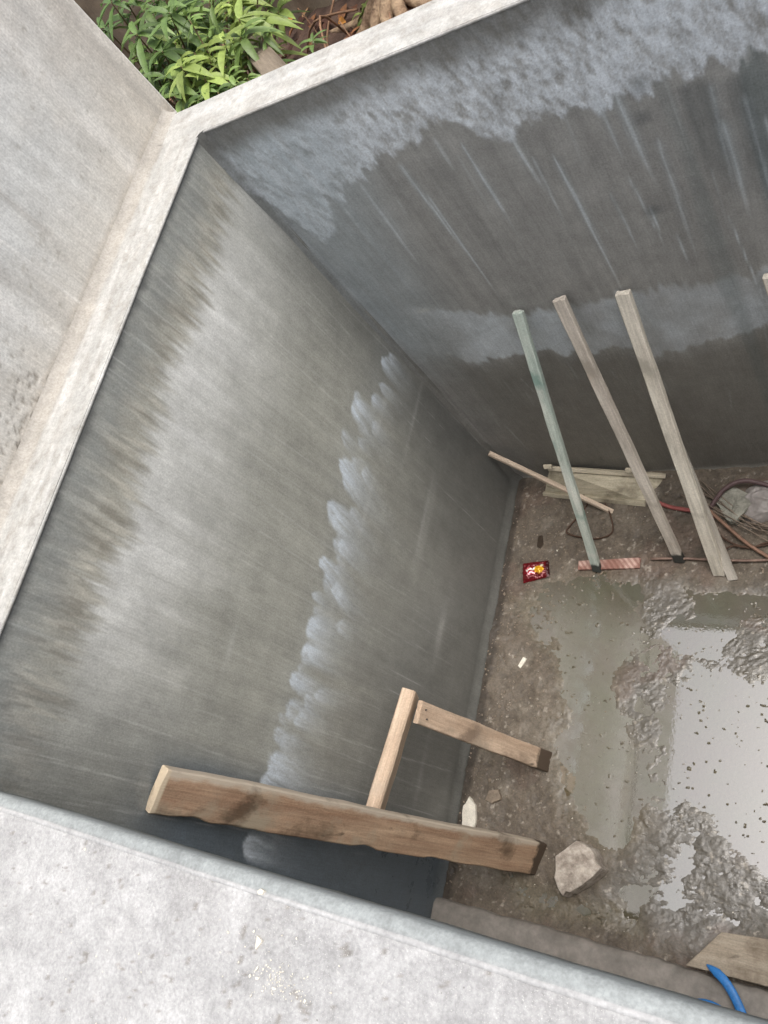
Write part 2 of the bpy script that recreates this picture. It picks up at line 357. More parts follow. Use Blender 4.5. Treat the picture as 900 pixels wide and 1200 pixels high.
    C = mixc(C, (.05, .045, .035), ss(.03, .0, z + .02 * (mot - .5)) * .9)
    wet = np.clip(.45 + .35 * lowm + .15 * (mot - .5), 0, 1)
    y = D - .004 * (fbm(x * 2, z * 2, 21, 3) - .5) - .0015 * (st2 - .5) - band * tex * .0015 - .02 * np.clip((.05 - z) / .05, 0, 1) ** 2 - .028 * np.clip((.035 - x) / .035, 0, 1) ** 2
    return np.stack([x, y, z], -1), C, wet
M_back = plaster_mat('plaster_back', (6, 1, .35), grain=1.3)
t_back = empty('tank_wall', (1.6, D, 0)); tag(t_back, 'dark grey pit wall with ragged bluish lime bands and thin drips', 'wall', 'walls of the pit')
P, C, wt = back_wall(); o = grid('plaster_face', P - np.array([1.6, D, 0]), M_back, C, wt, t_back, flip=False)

M_conc = simple_mat('raw_concrete', (.27, .265, .25), .8, .3, 8, b_d=.004)
def box(name, lo, hi, mat, parent=None, bev=.004):
    bm = bmesh.new(); bmesh.ops.create_cube(bm, size=1)
    for v in bm.verts: v.co = Vector([(lo[i] + hi[i]) / 2 + v.co[i] * (hi[i] - lo[i]) for i in range(3)])
    if bev: bmesh.ops.bevel(bm, geom=bm.edges[:], offset=bev, segments=2, affect='EDGES', profile=.5)
    return bm_obj(name, bm, mat, parent)
# core of the walls behind the plaster
box('wall_core', (-.38, -.6, -.1), (-.012, D + .16, H - .035), M_conc, t_left, 0)
box('wall_core', (-1.6, .012, -.1), (W - 1.6 + .2, .16, H - .035), M_conc, t_back, 0)
# near wall (set back under the deck) and its footing; far right wall
M_damp = simple_mat('damp_plaster', tuple(srgb(160, 158, 152)), .55, .3, 7, b_d=.003)
t_near = empty('tank_wall', (1.6, -.245, 0)); tag(t_near, 'plain grey pit wall set back under the foreground concrete deck', 'wall', 'walls of the pit')
box('plaster_face', (-1.6, -.14, -.1), (W - 1.6, 0, H - .125), M_damp, t_near, 0)
t_r = empty('tank_wall', (W, 1, 0)); tag(t_r, 'plain grey pit wall at the open right side of the pit', 'wall', 'walls of the pit')
box('plaster_face', (0, -1.32, -.1), (.2, 1.1, H - .002), M_damp, t_r, 0)

# footing strip in front of the near wall
def footing():
    n = 160; x = np.linspace(0.004, W, n); prof = [(-.243, .085), (-.20, .082), (-.125, .078), (-.106, .070), (-.100, .055), (-.098, -.03)]
    rows = []
    for i, xx in enumerate(x):
        w_ = .014 * (vn(xx * 6, 0, 3) - .5) + .008 * (vn(xx * 30, 0, 4) - .5)
        rows.append([(xx, py + (w_ if k > 1 else 0), pz + .006 * (vn(xx * 5, k * 3, 5) - .5)) for k, (py, pz) in enumerate(prof)])
    return np.array(rows)
M_foot = simple_mat('footing_plaster', tuple(srgb(138, 132, 125)), .6, .3, 9, b_s=.5, b_d=.004, col2=tuple(srgb(108, 103, 97)))
tag(grid('footing', footing(), M_foot), 'low smooth grey brown concrete strip along foot of the near wall', 'footing')

# ------------------------------------------------------------------ copings, parapet, deck
M_cop = plaster_mat('coping_plaster', (1, 1, 1), .8, .5, 1.4)
def strip(name, L0, L1, prof, axis, origin, mat, parent, colf, n=220, amp=.004, flip=False):
    """profile (offset, z) swept along an axis with hand-trowelled unevenness"""
    s = np.linspace(L0, L1, n); pr = np.array(prof); m = len(pr)
    S = s[:, None] * np.ones(m); O = pr[None, :, 0] + amp * ((fbm(S * 2.3, np.ones_like(S), 51, 4) - .5) + .5 * (fbm(S * 22, np.ones_like(S), 54, 3) - .5)) * ss(-.06, -.004, pr[None, :, 0] * (1 if axis == 'y' else -1)) * (1 if name == 'coping' else np.abs(pr[None, :, 2])); Z = pr[None, :, 1] + amp * .7 * (fbm(S * 3, pr[None, :, 0] * 20, 52, 3) - .5)
    P = np.stack([O, S, Z] if axis == 'y' else [S, O, Z], -1)
    C = colf(S, pr[None, :, 0] * np.ones_like(S)); return grid(name, P, mat, C, np.zeros((n, m)), parent, flip=flip)
def dens(a, b, k): return [a + (b - a) * i / k for i in range(k)]
def cop_col(S, O):
    C = np.ones((*S.shape, 3)) * srgb(172, 171, 167); m = fbm(S * 5, O * 25, 61, 4); m2 = fbm(S * 14, O * 50, 62, 4)
    C = C * (.84 + .30 * m)[..., None]; C = mixc(C, srgb(156, 151, 144), ss(.48, .70, m2) * .45); C = mixc(C, srgb(190, 189, 186), ss(.5, .7, fbm(S * 3, O * 40, 63, 3)) * .6); C = mixc(C, srgb(128, 122, 112), ss(.60, .72, fbm(S * 30, O * 60, 64, 4)) * .35)
    return C
# left coping: x -0.22..0 ; cove up to the parapet at -0.22
prof = [(-.222, H + .030, 0), (-.216, H + .014, 0), (-.200, H + .004, 0)] + [(o, H, 0) for o in dens(-.19, -.006, 14)] + [(-.003, H, 1), (.002, H - .0008, 1), (.0045, H - .003, 1), (.0045, H - .007, 1), (.003, H - .010, 1), (-.02, H - .014, 1)]
def cop_l(S, O):
    C = cop_col(S, O); return mixc(C, srgb(160, 154, 145), ss(-.165, -.20, O + .02 * (fbm(S * 9, O * 9, 66, 3) - .5)) * .8)
strip('coping', -.6, D + .010, prof, 'y', None, M_cop, t_left, cop_l, 300, flip=True)
strip('cove', D + .0105, D + .168, [(-.222, H + .030, 0), (-.216, H + .014, 0), (-.200, H + .004, 0), (-.18, H + .0002, 0)], 'y', None, M_cop, t_left, cop_l, 30, flip=True)
profb = [(.168, H - .2, 1), (.168, H - .012, 1), (.163, H - .003, 1)] + [(o, H + .0005, 0) for o in dens(.155, .008, 12)] + [(.003, H, 1), (-.002, H - .0008, 1), (-.0045, H - .003, 1), (-.0045, H - .007, 1), (-.003, H - .010, 1), (.02, H - .014, 1)]
o = strip('coping', -.222 - 1.6, W + .2 - 1.6, profb, 'x', None, M_cop, t_back, cop_col, 300)

# parapet wall rising from the outer edge of the left coping
PZ = 4.25
def parapet():
    ny, nz = 330, 230; y = np.linspace(-.6, 2.318, ny)[:, None] * np.ones(nz); z = np.linspace(H - .03, PZ, nz)[None] * np.ones((ny, 1))
    st = fbm(y * 22, z * 1.2, 81, 4); big = fbm(y * 2, z * 2, 82, 4); mot = fbm(y * 9, z * 9, 83, 5)
    C = np.ones((ny, nz, 3)) * srgb(204, 205, 203); C = C * (.84 + .26 * (big - .1) + .26 * (st - .5))[..., None]
    s = ss(.36, .02, (z - H) + .22 * (mot - .5) + .1 * (st - .5)); C = mixc(C, srgb(186, 179, 168), s * .6)
    C = mixc(C, srgb(170, 160, 147), ss(.055, .02, z - H + .02 * (mot - .5)) * .65)
    far = ss(1.7, 2.3, y + .4 * (mot - .5)); C = mixc(C, srgb(190, 181, 168), far * .5); C = mixc(C, srgb(236, 235, 230), ss(2.300, 2.308, y) * .9)
    rs = np.random.RandomState(3)
    for k in range(16):
        y0 = rs.uniform(.2, 2.3); wd = rs.uniform(.004, .03); C = mixc(C, srgb(222, 220, 216) if k % 2 else srgb(160, 156, 150), np.exp(-((y - y0 - .03 * (z - 3)) / wd) ** 2) * rs.uniform(.25, .6) * ss(.35, .6, fbm(y * 0 + k, z * 2, 84, 2) + .15))
    pit = ss(.60, .72, fbm(y * 90, z * 70, 86, 4)) * ss(1.5, .9, y + .5 * (mot - .5)) * ss(.55, .2, z - H); C = mixc(C, srgb(120, 112, 100), pit * .6)
    C = mixc(C, srgb(150, 145, 135), ss(.74, .84, fbm(y * 40, z * 30, 87, 4)) * .5)
    x = -.222 + .003 * (big - .5) - .004 * pit + .05 * np.clip((H + .02 - z) / .03, 0, 1) ** 2 * 0
    # rounded end arris
    e = np.clip((y - 2.30) / .018, 0, 1); x = x - .012 * e ** 2
    return np.stack([x, y, z], -1), C
M_par = plaster_mat('parapet_plaster', (1, 6, .35), .8, .5, 1.5)
t_par = empty('parapet_wall', (0, 0, 0)); tag(t_par, 'pale upright concrete wall rising from the left ledge with tan stain along its foot', 'wall')
P, C = parapet(); grid('plaster_face', P, M_par, C, np.zeros(P.shape[:2]), t_par)
box('wall_core', (-.40, -.6, H - .034), (-.236, 2.322, PZ), M_par and simple_mat('pale_concrete', (.55, .54, .52), .8, .15, 9), t_par, .006)

# foreground deck
def deck():
    nx, ny = 420, 200; xs = np.linspace(-.22, 3.4, nx); ys = np.concatenate([np.linspace(-3, -.9, 20)[:-1], np.linspace(-.9, -.034, ny)])
    x = xs[:, None] * np.ones(len(ys)); y = ys[None] * np.ones((nx, 1))
    big = fbm(x * 3, y * 3, 91, 4); mot = fbm(x * 14, y * 14, 92, 4); st = fbm((x + .5 * y) * 6, (y - .5 * x) * 24, 93, 3)
    C = np.ones((nx, len(ys), 3)) * srgb(168, 168, 168); C = C * (.80 + .26 * big + .20 * (mot - .5) + .10 * (st - .5))[..., None]
    C = mixc(C, srgb(148, 147, 146), ss(.48, .75, fbm(x * 5, y * 6, 94, 6, .65)) * .45)
    pit = ss(.76, .80, fbm(x * 60, y * 60, 96, 3)); C = mixc(C, srgb(112, 106, 98), pit * .6)
    z = H + .003 * (big - .5) - .0015 * pit + .0012 * (mot - .5); return np.stack([x, y, z], -1), C
M_deck = plaster_mat('deck_concrete', (1, 1, 1), .85, .5, 2.0, True)
t_deck = empty('concrete_deck', (1.5, -1, H)); tag(t_deck, 'pale speckled concrete deck in the foreground overlooking the pit', 'deck')
P, C = deck(); off = np.array([1.5, -1, H]); grid('deck_top', P - off, M_deck, C, np.zeros(P.shape[:2]), t_deck)
M_edge = plaster_mat('edge_plaster', (1, 1, 1), .7, .4, 1.0)
profe = [(-.036, H - .006, 0), (-.0345, H + .0012, 0), (-.026, H + .0018, 1), (-.0245, H - .0005, 1), (-.018, H - .0015, 1), (-.010, H - .0035, 1), (-.004, H - .008, 1), (.000, H - .015, 1), (.000, H - .06, 1), (-.002, H - .124, 1), (-.04, H - .125, 0), (-.245, H - .125, 0)]
def edge_col(S, O):
    C = np.ones((*S.shape, 3)) * srgb(146, 151, 151); C = mixc(C, srgb(168, 168, 168), ss(-.024, -.0255, O)); return C * (.90 + .20 * fbm(S * 6, O * 60, 68, 4))[..., None]
g = strip('edge_band', -.0, 3.2, profe, 'x', None, M_edge, t_deck, edge_col, 300, .005)
g.data.transform(Matrix.Translation(-Vector(off)))
# ledge run on the left of the deck and the underside of the deck
box('deck_slab', (-1.72, -2.0, -.13), (1.9, -.37 + 1, -.012), M_conc, t_deck, 0)

# ------------------------------------------------------------------ muddy floor and standing water
def blob(x, y, pts, soft=.05):
    """signed closeness to a polygon (1 inside, fading outside), polygon given as floor points"""
    pts = np.array(pts); d = np.full(x.shape, 1e9); ins = np.zeros(x.shape, bool); n = len(pts)
    for i in range(n):
        a = pts[i]; b = pts[(i + 1) % n]; e = b - a; t = np.clip(((x - a[0]) * e[0] + (y - a[1]) * e[1]) / (e @ e), 0, 1)
        d = np.minimum(d, np.hypot(x - a[0] - t * e[0], y - a[1] - t * e[1]))
        c = ((a[1] > y) != (b[1] > y)) & (x < (b[0] - a[0]) * (y - a[1]) / (b[1] - a[1] + 1e-12) + a[0]); ins ^= c
    s = np.where(ins, -d, d); return ss(soft, -soft, s)
fp = lambda L: [on_z(u, v, 0)[:2] for u, v in L]
def floor():
    nx, ny = 760, 580; x = np.linspace(-.01, W, nx)[:, None] * np.ones(ny); y = np.linspace(-.33, D + .01, ny)[None] * np.ones((nx, 1))
    wx = x + .16 * (fbm(x * 5, y * 5, 101, 5, .6) - .5); wy = y + .16 * (fbm(x * 4, y * 4, 102, 3) - .5)
    p1 = blob(wx, wy, fp([(640, 695), (700, 685), (742, 690), (742, 740), (712, 790), (715, 830), (752, 880), (765, 930), (740, 965), (700, 985), (672, 950), (655, 890), (668, 820), (655, 760)]), .12)
    p2 = blob(wx, wy, fp([(792, 812), (812, 796), (860, 800), (905, 800), (960, 850), (960, 1040), (880, 1000), (845, 975), (815, 935), (796, 900)]), .09)
    p3 = blob(wx, wy, fp([(788, 742), (812, 726), (862, 724), (868, 742), (838, 765), (812, 768)]), .045)
    p4 = blob(wx, wy, fp([(800, 690), (870, 695), (960, 700), (960, 725), (880, 722), (820, 712)]), .07)
    p5 = blob(wx, wy, fp([(585, 1030), (640, 1045), (700, 1060), (750, 1050), (745, 1095), (690, 1085), (620, 1065)]), .05)
    p6 = blob(wx, wy, fp([(600, 705), (650, 690), (660, 780), (630, 760)]), .05)
    far = ss(1.45, 1.8, x) * .7
    pud = np.clip(np.maximum.reduce([p1, p2, p3 * .9, p4 * .8, p5 * .7, p6 * .5, far]), 0, 1)
    rough = fbm(x * 16, y * 16, 103, 5, .55); clod = fbm(x * 34, y * 40, 104, 4, .6); low = fbm(x * 3, y * 3, 105, 3)
    churn = blob(x, y, fp([(745, 690), (900, 690), (960, 760), (960, 1100), (800, 1110), (700, 1050), (760, 960), (720, 830)]), .12)
    # ridged trampled slurry
    rdg = 1 - np.abs(fbm(x * 11 + y * 6, y * 13 - x * 5, 106, 4, .6) * 2 - 1)
    z = .011 + .010 * (low - .5) + .016 * (rough - .5) * (1 - .3 * churn) + .007 * (clod - .5)
    fl = fbm(x * 38 + y * 22, y * 66 - x * 30, 112, 4, .62); mid = fbm(x * 7, y * 8, 113, 4, .6); swirl = 1 - np.abs(fbm(x * 7 + y * 3, y * 9 - x * 4, 115, 4, .55) * 2 - 1)
    zc = .0016 + .009 * (mid - .5) + .0055 * (fl - .5) + .006 * (swirl - .90)
    z = z * (1 - churn) + zc * churn
    edge = ss(.28, .0, x) + ss(1.75, 2.08, y) * .8 + ss(.12, -.1, y) * .6
    z = z + .020 * np.clip(edge, 0, 1)
    z = z - pud * (.024 * (1 - churn) + .0068 * churn + .004 * (rough - .5)) + pud * ss(.79, .84, fbm(x * 55, y * 75, 114, 2)) * .024
    dirt = srgb(96, 87, 76); C = np.ones((nx, ny, 3)) * dirt
    C = C * (.62 + .55 * rough + .35 * (clod - .5))[..., None]
    C = mixc(C, srgb(74, 70, 61), churn * .85)
    C = mixc(C, srgb(122, 114, 102), ss(.56, .72, fbm(x * 8, y * 8, 107, 5)) * .45 * (1 - churn))
    C = mixc(C, srgb(98, 80, 70), ss(.6, .74, fbm(x * 5, y * 5, 108, 3)) * .4)
    C = mixc(C, srgb(98, 92, 74), pud * .8)
    C = mixc(C, srgb(168, 160, 148), ss(.70, .80, fbm(x * 50, y * 50, 109, 4)) * .5 * (1 - pud))
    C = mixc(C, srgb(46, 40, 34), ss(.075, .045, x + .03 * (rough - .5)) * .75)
    wet = np.clip(.12 + churn * .75 + pud * .6 + .9 * (low - .5) + .3 * (rough - .5), 0, 1)
    return np.stack([x, y, z], -1), C, wet
def mud_mat():
    m, nt, b = newmat('mud')
    at = N(nt, 'ShaderNodeAttribute', attribute_name='tint'); wt = N(nt, 'ShaderNodeAttribute', attribute_name='wet')
    ob = N(nt, 'ShaderNodeTexCoord').outputs['Object']
    f1 = noise(nt, ob, 30, 8, .7); f2 = noise(nt, ob, 120, 5, .65); f3 = noise(nt, ob, 12, 5, .6)
    c = mul(nt, at.outputs['Color'], ramp(nt, f1, [(.3, .72), (.7, 1.25)])); c = mul(nt, c, ramp(nt, f2, [(.3, .8), (.7, 1.2)]))
    nt.links.new(c, b.inputs['Base Color'])
    r = N(nt, 'ShaderNodeMapRange'); nt.links.new(wt.outputs['Fac'], r.inputs[0]); r.inputs[3].default_value = .65; r.inputs[4].default_value = .24
    nt.links.new(math_(nt, 'ADD', r.outputs[0], math_(nt, 'MULTIPLY', math_(nt, 'SUBTRACT', f3, .42), .9)), b.inputs['Roughness'])
    ir = N(nt, 'ShaderNodeMapRange'); nt.links.new(wt.outputs['Fac'], ir.inputs[0]); ir.inputs[1].default_value = .3; ir.inputs[2].default_value = .9; ir.inputs[3].default_value = 1.45; ir.inputs[4].default_value = 1.85
    nt.links.new(ir.outputs[0], b.inputs['IOR'])
    mp = N(nt, 'ShaderNodeMapping'); mp.inputs['Rotation'].default_value = (0, 0, rad(35)); mp.inputs['Scale'].default_value = (1, 2.4, 1); nt.links.new(ob, mp.inputs[0])
    f4 = noise(nt, mp.outputs[0], 22, 6, .62, .6)
    bump(nt, b, [(f4, .4, .005), (f1, .5, .003), (f2, .5, .0015)])
    return m
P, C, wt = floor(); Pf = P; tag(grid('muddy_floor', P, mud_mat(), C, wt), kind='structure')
def fz(x, y):
    i = int(np.clip((x + .01) / (W + .01) * 759, 0, 759)); j = int(np.clip((y + .33) / (D + .34) * 579, 0, 579)); return float(Pf[i, j, 2])
def water():
    m, nt, b = newmat('puddle_water'); ob = N(nt, 'ShaderNodeTexCoord').outputs['Object']
    f = noise(nt, ob, 5, 3); f2 = noise(nt, ob, 60, 2)
    nt.nodes.remove(b); bp = N(nt, 'ShaderNodeBump'); bp.inputs['Strength'].default_value = .05; bp.inputs['Distance'].default_value = .002; nt.links.new(f2, bp.inputs['Height'])
    dif = N(nt, 'ShaderNodeBsdfDiffuse'); nt.links.new(mixf(nt, ramp(nt, f, [(.35, 0), (.65, 1)]), tuple(srgb(108, 97, 76)), tuple(srgb(104, 101, 72))), dif.inputs[0])
    tr = N(nt, 'ShaderNodeBsdfTransparent'); tr.inputs[0].default_value = (.8, .77, .68, 1); m1 = N(nt, 'ShaderNodeMixShader'); m1.inputs[0].default_value = .6
    nt.links.new(tr.outputs[0], m1.inputs[1]); nt.links.new(dif.outputs[0], m1.inputs[2])
    gl = N(nt, 'ShaderNodeBsdfGlossy'); gl.inputs['Roughness'].default_value = .03; nt.links.new(bp.outputs[0], gl.inputs['Normal'])
    fr = N(nt, 'ShaderNodeFresnel'); fr.inputs[0].default_value = 3.9; nt.links.new(bp.outputs[0], fr.inputs['Normal'])
    m2 = N(nt, 'ShaderNodeMixShader'); nt.links.new(fr.outputs[0], m2.inputs[0]); nt.links.new(m1.outputs[0], m2.inputs[1]); nt.links.new(gl.outputs[0], m2.inputs[2])
    nt.links.new(m2.outputs[0], nt.nodes['Material Output'].inputs[0])
    P = np.zeros((2, 2, 3)); P[0, 0] = (-.01, -.33, 0); P[1, 0] = (W, -.33, 0); P[1, 1] = (W, D + .01, 0); P[0, 1] = (-.01, D + .01, 0)
    tag(grid('puddle_water', P, m), kind='structure')
water()

# ------------------------------------------------------------------ lumber
RS = np.random.RandomState(21)
def beam(name, A, B, width, thick, wdir, mat, parent=None, rough=.002, seed=1, nseg=40, taperB=1.0, ragged=0.0, chips=0.0):
    """sawn piece from A to B; local X along it, local Y across the broad face, local Z through the thickness"""
    A = Vector(A); B = Vector(B); X = (B - A); L = X.length; X.normalize()
    Y = Vector(wdir); Y = (Y - X * Y.dot(X)).normalized(); Z = X.cross(Y).normalized()
    bm = bmesh.new(); c = min(width, thick) * .12; rings = []
    hw, ht = width / 2, thick / 2
    base = [(-hw + c, -ht), (-hw * .3, -ht), (hw * .3, -ht), (hw - c, -ht), (hw, -ht + c), (hw, ht - c), (hw - c, ht), (hw * .3, ht), (-hw * .3, ht), (-hw + c, ht), (-hw, ht - c), (-hw, -ht + c)]
    for i in range(nseg + 1):
        t = i / nseg; x = t * L; k = 1 + (taperB - 1) * t; ring = []
        for j, (py, pz) in enumerate(base):
            nA = float(vn(x * 7, (1 if py > 0 else 2) * 3.3, seed)) - .5; nB = float(vn(x * 9, (1 if pz > 0 else 2) * 5.1, seed + 5)) - .5; nC = float(vn(x * 45, j * 1.7, seed + 9)) - .5
            yy = py * k + (1 if py > 0 else -1) * nA * rough * 2 + nC * rough * .6
            if chips and py < 0: yy += chips * max(0, float(fbm(np.array(x * 8.), np.array(1.), seed + 3)) - .55) * 2
            zz = pz + (1 if pz > 0 else -1) * nB * rough + nC * rough * .4
            xx = x
            if i in (0, nseg): xx += ragged * (float(vn(py * 60, pz * 60, seed + i)) - .5)
            ring.append((xx, yy, zz))
        rings.append(ring)
    rings_bm(bm, rings)
    o = bm_obj(name, bm, mat, parent, False)
    me = o.data
    m = Matrix.Identity(4)
    for i in range(3): m[i][0] = X[i]; m[i][1] = Y[i]; m[i][2] = Z[i]; m[i][3] = A[i]
    o.matrix_world = m if parent is None else m
    if parent is not None: o.matrix_parent_inverse = Matrix.Identity(4); o.matrix_basis = parent.matrix_basis.inverted() @ m
    return o
weather = srgb(196, 182, 164)
# three props leaning on the far wall
def on_wall(u, v, gap): p = on_y(u, v, D - gap); return p
def on_floor(u, v, z=.0): return on_z(u, v, z)
g1 = 'timber props leaning on the far wall'
m_green = wood_mat('green_stained_wood', tuple(srgb(218, 220, 210)), tuple(srgb(160, 178, 168)), tuple(srgb(210, 208, 200)), 1.49, stain_lo=.55, smudge=tuple(srgb(110, 140, 130)), wet_col=(.05, .055, .05))
m_pale1 = wood_mat('weathered_wood', tuple(srgb(218, 210, 198)), tuple(srgb(176, 166, 154)), tuple(srgb(176, 146, 124)), 1.50, stain_lo=.60, smudge=tuple(srgb(150, 142, 130)), wet_col=(.05, .05, .045))
m_pale2 = wood_mat('limed_wood', tuple(srgb(228, 222, 208)), tuple(srgb(196, 188, 174)), tuple(srgb(196, 190, 170)), None, stain_lo=.58, smudge=tuple(srgb(156, 150, 138)))
tag(beam('timber_prop', on_wall(607, 366, .03), on_floor(700, 668, .01), .043, .028, (1, 0, .1), m_green, seed=3, rough=.0015, ragged=.01), 'thin green stained timber prop leaning against the far wall, leftmost of its row', 'timber', g1)
tag(beam('timber_prop', on_wall(655, 350, .03), on_floor(797, 657, .01), .047, .030, (1, 0, .1), m_pale1, seed=8, rough=.0018, ragged=.01), 'weathered tan timber prop leaning between the green one and the widest one', 'timber', g1)
tag(beam('timber_prop', on_wall(730, 343, .03), on_floor(843, 672, .012), .054, .031, (1, 0, .1), m_pale2, seed=14, rough=.0022, ragged=.01), 'widest pale cream timber prop leaning on the far wall, its foot beside the short board', 'timber', g1)
tag(beam('timber_prop', on_wall(904, 322, .03), on_floor(1010, 640, .012), .055, .034, (1, 0, .1), m_pale2, seed=17, rough=.0018, ragged=.01), 'pale timber prop at the far right, only its upper end in view', 'timber', g1)
m_wb = wood_mat('grey_wood', tuple(srgb(186, 180, 170)), tuple(srgb(152, 146, 136)), None, .98, wet_col=(.085, .08, .068))
tag(beam('timber_board', on_wall(771, 466, .010), on_floor(859, 679, .012), .046, .014, (1, 0, .1), m_wb, seed=23, rough=.0015), 'thin grey board with wet foot propped just behind the widest prop', 'board')
# stick across the corner
m_stick = wood_mat('pale_stick_wood', tuple(srgb(218, 202, 182)), tuple(srgb(186, 166, 146)), None, None)
tag(beam('wooden_stick', on_x(573, 531, .02), on_floor(718, 600, .012), .024, .022, (0, 1, 0), m_stick, seed=31, rough=.001), 'slender pale wooden stick sloping from the corner down to the floor', 'stick')

# big plank leaning on the left wall
m_plank = wood_mat('red_brown_plank', tuple(srgb(186, 160, 134)), tuple(srgb(138, 106, 84)), tuple(srgb(162, 150, 130)), 1.94, grain=1.8, stain_lo=.52, edge=(.045, tuple(srgb(190, 180, 164))), smudge=tuple(srgb(74, 60, 46)))
A = (on_x(190, 896, .03) + on_x(176, 953, .03)) / 2; B = (on_floor(633, 987, .0) + on_floor(629, 1024, .0)) / 2
A = Vector(A); B = Vector(B)
tag(beam('plank', A, B, .145, .042, (.22, 1, .30), m_plank, seed=41, rough=.0035, nseg=90, ragged=.006, chips=.02), 'broad rough reddish brown plank leaning on the left wall with a dark wet foot', 'plank')
print('plank len', (B - A).length)
# crosspiece + leg : one nailed brace
m_brace = wood_mat('fresh_pine', tuple(srgb(208, 188, 166)), tuple(srgb(172, 148, 126)), tuple(srgb(176, 162, 146)), None, stain_lo=.54)
m_leg = wood_mat('fresh_pine_wet_foot', tuple(srgb(204, 182, 160)), tuple(srgb(168, 144, 122)), tuple(srgb(150, 136, 120)), .80, stain_lo=.54, smudge=tuple(srgb(110, 94, 80)))
xb = .150
E1 = Vector(on_x(481, 812, xb)); E2 = Vector(on_x(436, 960, xb)); dirv = (E2 - E1).normalized(); E2 = E1 + dirv * .56
tb = empty('timber_brace', E1); tag(tb, 'pale pine brace of a crosspiece nailed to a leg, standing behind the broad plank', 'brace')
beam('crosspiece', E1, E2, .092, .060, (.35, 0, 1), m_brace, tb, seed=51, rough=.003, ragged=.004)
L1 = Vector(on_x(490, 834, xb + .06)); L2 = Vector(on_floor(642, 893, .0))
lg = beam('leg', L1, L2, .094, .030, (.0, 1, .2), m_leg, tb, seed=57, rough=.003, ragged=.003)
print('leg len', (L2 - L1).length)
# small nails at the joint
nx_ = (L2 - L1).normalized(); m_nail = simple_mat('nail_steel', (.2, .19, .18), .4, metal=.8)
for dy, dl in ((.015, .02), (-.02, .035)):
    bm = bmesh.new(); c = L1 + nx_ * dl + Vector((.016, dy, .0)); tube_bm(bm, [c, c + Vector((.006, 0, .001))], .0035, 8)
    o = bm_obj('nail', bm, m_nail, tb); o.matrix_basis = tb.matrix_basis.inverted()

# ------------------------------------------------------------------ chunks, stones, flakes
def chunk(name, px, h, mat, label, cat, seed=1, tilt=0, z0=None, amp=.006, slope=.88, group=None):
    if z0 is None:
        q_ = on_z(sum(p[0] for p in px) / len(px), sum(p[1] for p in px) / len(px), .02); z0 = max(fz(q_[0], q_[1]), 0) - .002
    top = [Vector(on_z(u, v, z0 + h)) for u, v in px]; c = sum(top, Vector()) / len(top)
    rs = random.Random(seed); pts = []
    for i in range(len(top)):                                   # subdivide the outline so it is never clean
        a, b = top[i], top[(i + 1) % len(top)]
        for t in (0, .33, .66): pts.append(a.lerp(b, t) + Vector([rs.uniform(-1, 1) * amp for _ in range(2)] + [0]))
    bm = bmesh.new(); rings = []
    for sc, zz in ((slope + .12 + .02, -.01), (1.04, h * .35), (1.03, h * .8), (1.01, h * .95), (.985, h), (.55, h * 1.03), (.2, h * 1.01)):
        rings.append([(c.x + (p.x - c.x) * sc + rs.uniform(-1, 1) * amp * .35, c.y + (p.y - c.y) * sc + rs.uniform(-1, 1) * amp * .35, z0 + zz + rs.uniform(-1, 1) * amp * .3 + tilt * (p.x - c.x) * (zz > 0)) for p in pts])
    vs = rings_bm(bm, rings)
    for v in bm.verts: v.co -= Vector((c.x, c.y, z0))
    o = bm_obj(name, bm, mat); o.location = (c.x, c.y, z0); return tag(o, label, cat, group)
m_block = simple_mat('dusty_block', tuple(srgb(186, 177, 166)), .85, .35, 26, b_s=.7, b_d=.005, col2=tuple(srgb(126, 116, 106)))
m_grey = simple_mat('grey_lump', tuple(srgb(150, 149, 138)), .8, .35, 22, b_s=.9, b_d=.008, col2=tuple(srgb(112, 111, 102)))
m_white = simple_mat('white_plaster', tuple(srgb(226, 220, 206)), .8, .2, 40, b_s=.7, b_d=.004)
m_mudst = simple_mat('muddy_stone', tuple(srgb(138, 124, 108)), .7, .35, 30, b_s=.8, b_d=.006)
chunk('broken_block', [(650, 1004), (676, 986), (692, 993), (704, 1019), (668, 1044), (657, 1050), (650, 1030)], .10, m_block, 'chunky pale broken block lying on the mud by the plank foot', 'block', 5)
chunk('concrete_lump', [(838, 586), (858, 570), (876, 578), (880, 592), (862, 611), (852, 608)], .04, m_grey, 'olive grey concrete lump beside the rusty wires in the far corner', 'concrete lump', 9, tilt=.1)
chunk('plaster_shard', [(541, 968), (543, 945), (550, 934), (557, 944), (557, 966), (552, 972)], .02, m_white, 'upright white plaster shard at the foot of the wall behind the plank', 'shard', 12, amp=.003)
chunk('flat_stone', [(568, 937), (572, 927), (584, 925), (586, 936), (576, 941)], .015, m_mudst, 'small muddy flat stone right of the white shard', 'stone', 15, amp=.003)
chunk('paper_scrap', [(604, 785), (613, 770), (617, 772), (608, 786)], .006, m_white, 'tiny white scrap on the mud between the wall and the puddle', 'scrap', 18, amp=.001)
m_leafd = simple_mat('wet_dead_leaf', (.035, .022, .012), .4, .3, 40)
chunk('dead_leaf', [(629, 640), (631, 628), (635, 627), (637, 638), (633, 643)], .006, m_leafd, 'small dark wet leaf on the mud above the red packet', 'leaf', 19, z0=.012, amp=.001)
chunk('plaster_flake', [(299, 1112), (301, 1096), (307, 1103)], .004, m_white, 'large triangular white plaster flake on the deck', 'flake', 22, z0=H, amp=.0006)
chunk('plaster_flake', [(301, 1044), (305, 1041), (310, 1044), (307, 1048), (302, 1048)], .005, m_white, 'small round plaster flake near the deck edge', 'flake', 23, z0=H, amp=.0006)
chunk('mud_tile', [(664, 1131), (668, 1126), (674, 1131), (670, 1135)], .01, m_white, 'little white pebble on the footing strip', 'pebble', 24, z0=.08, amp=.001) if 0 else None

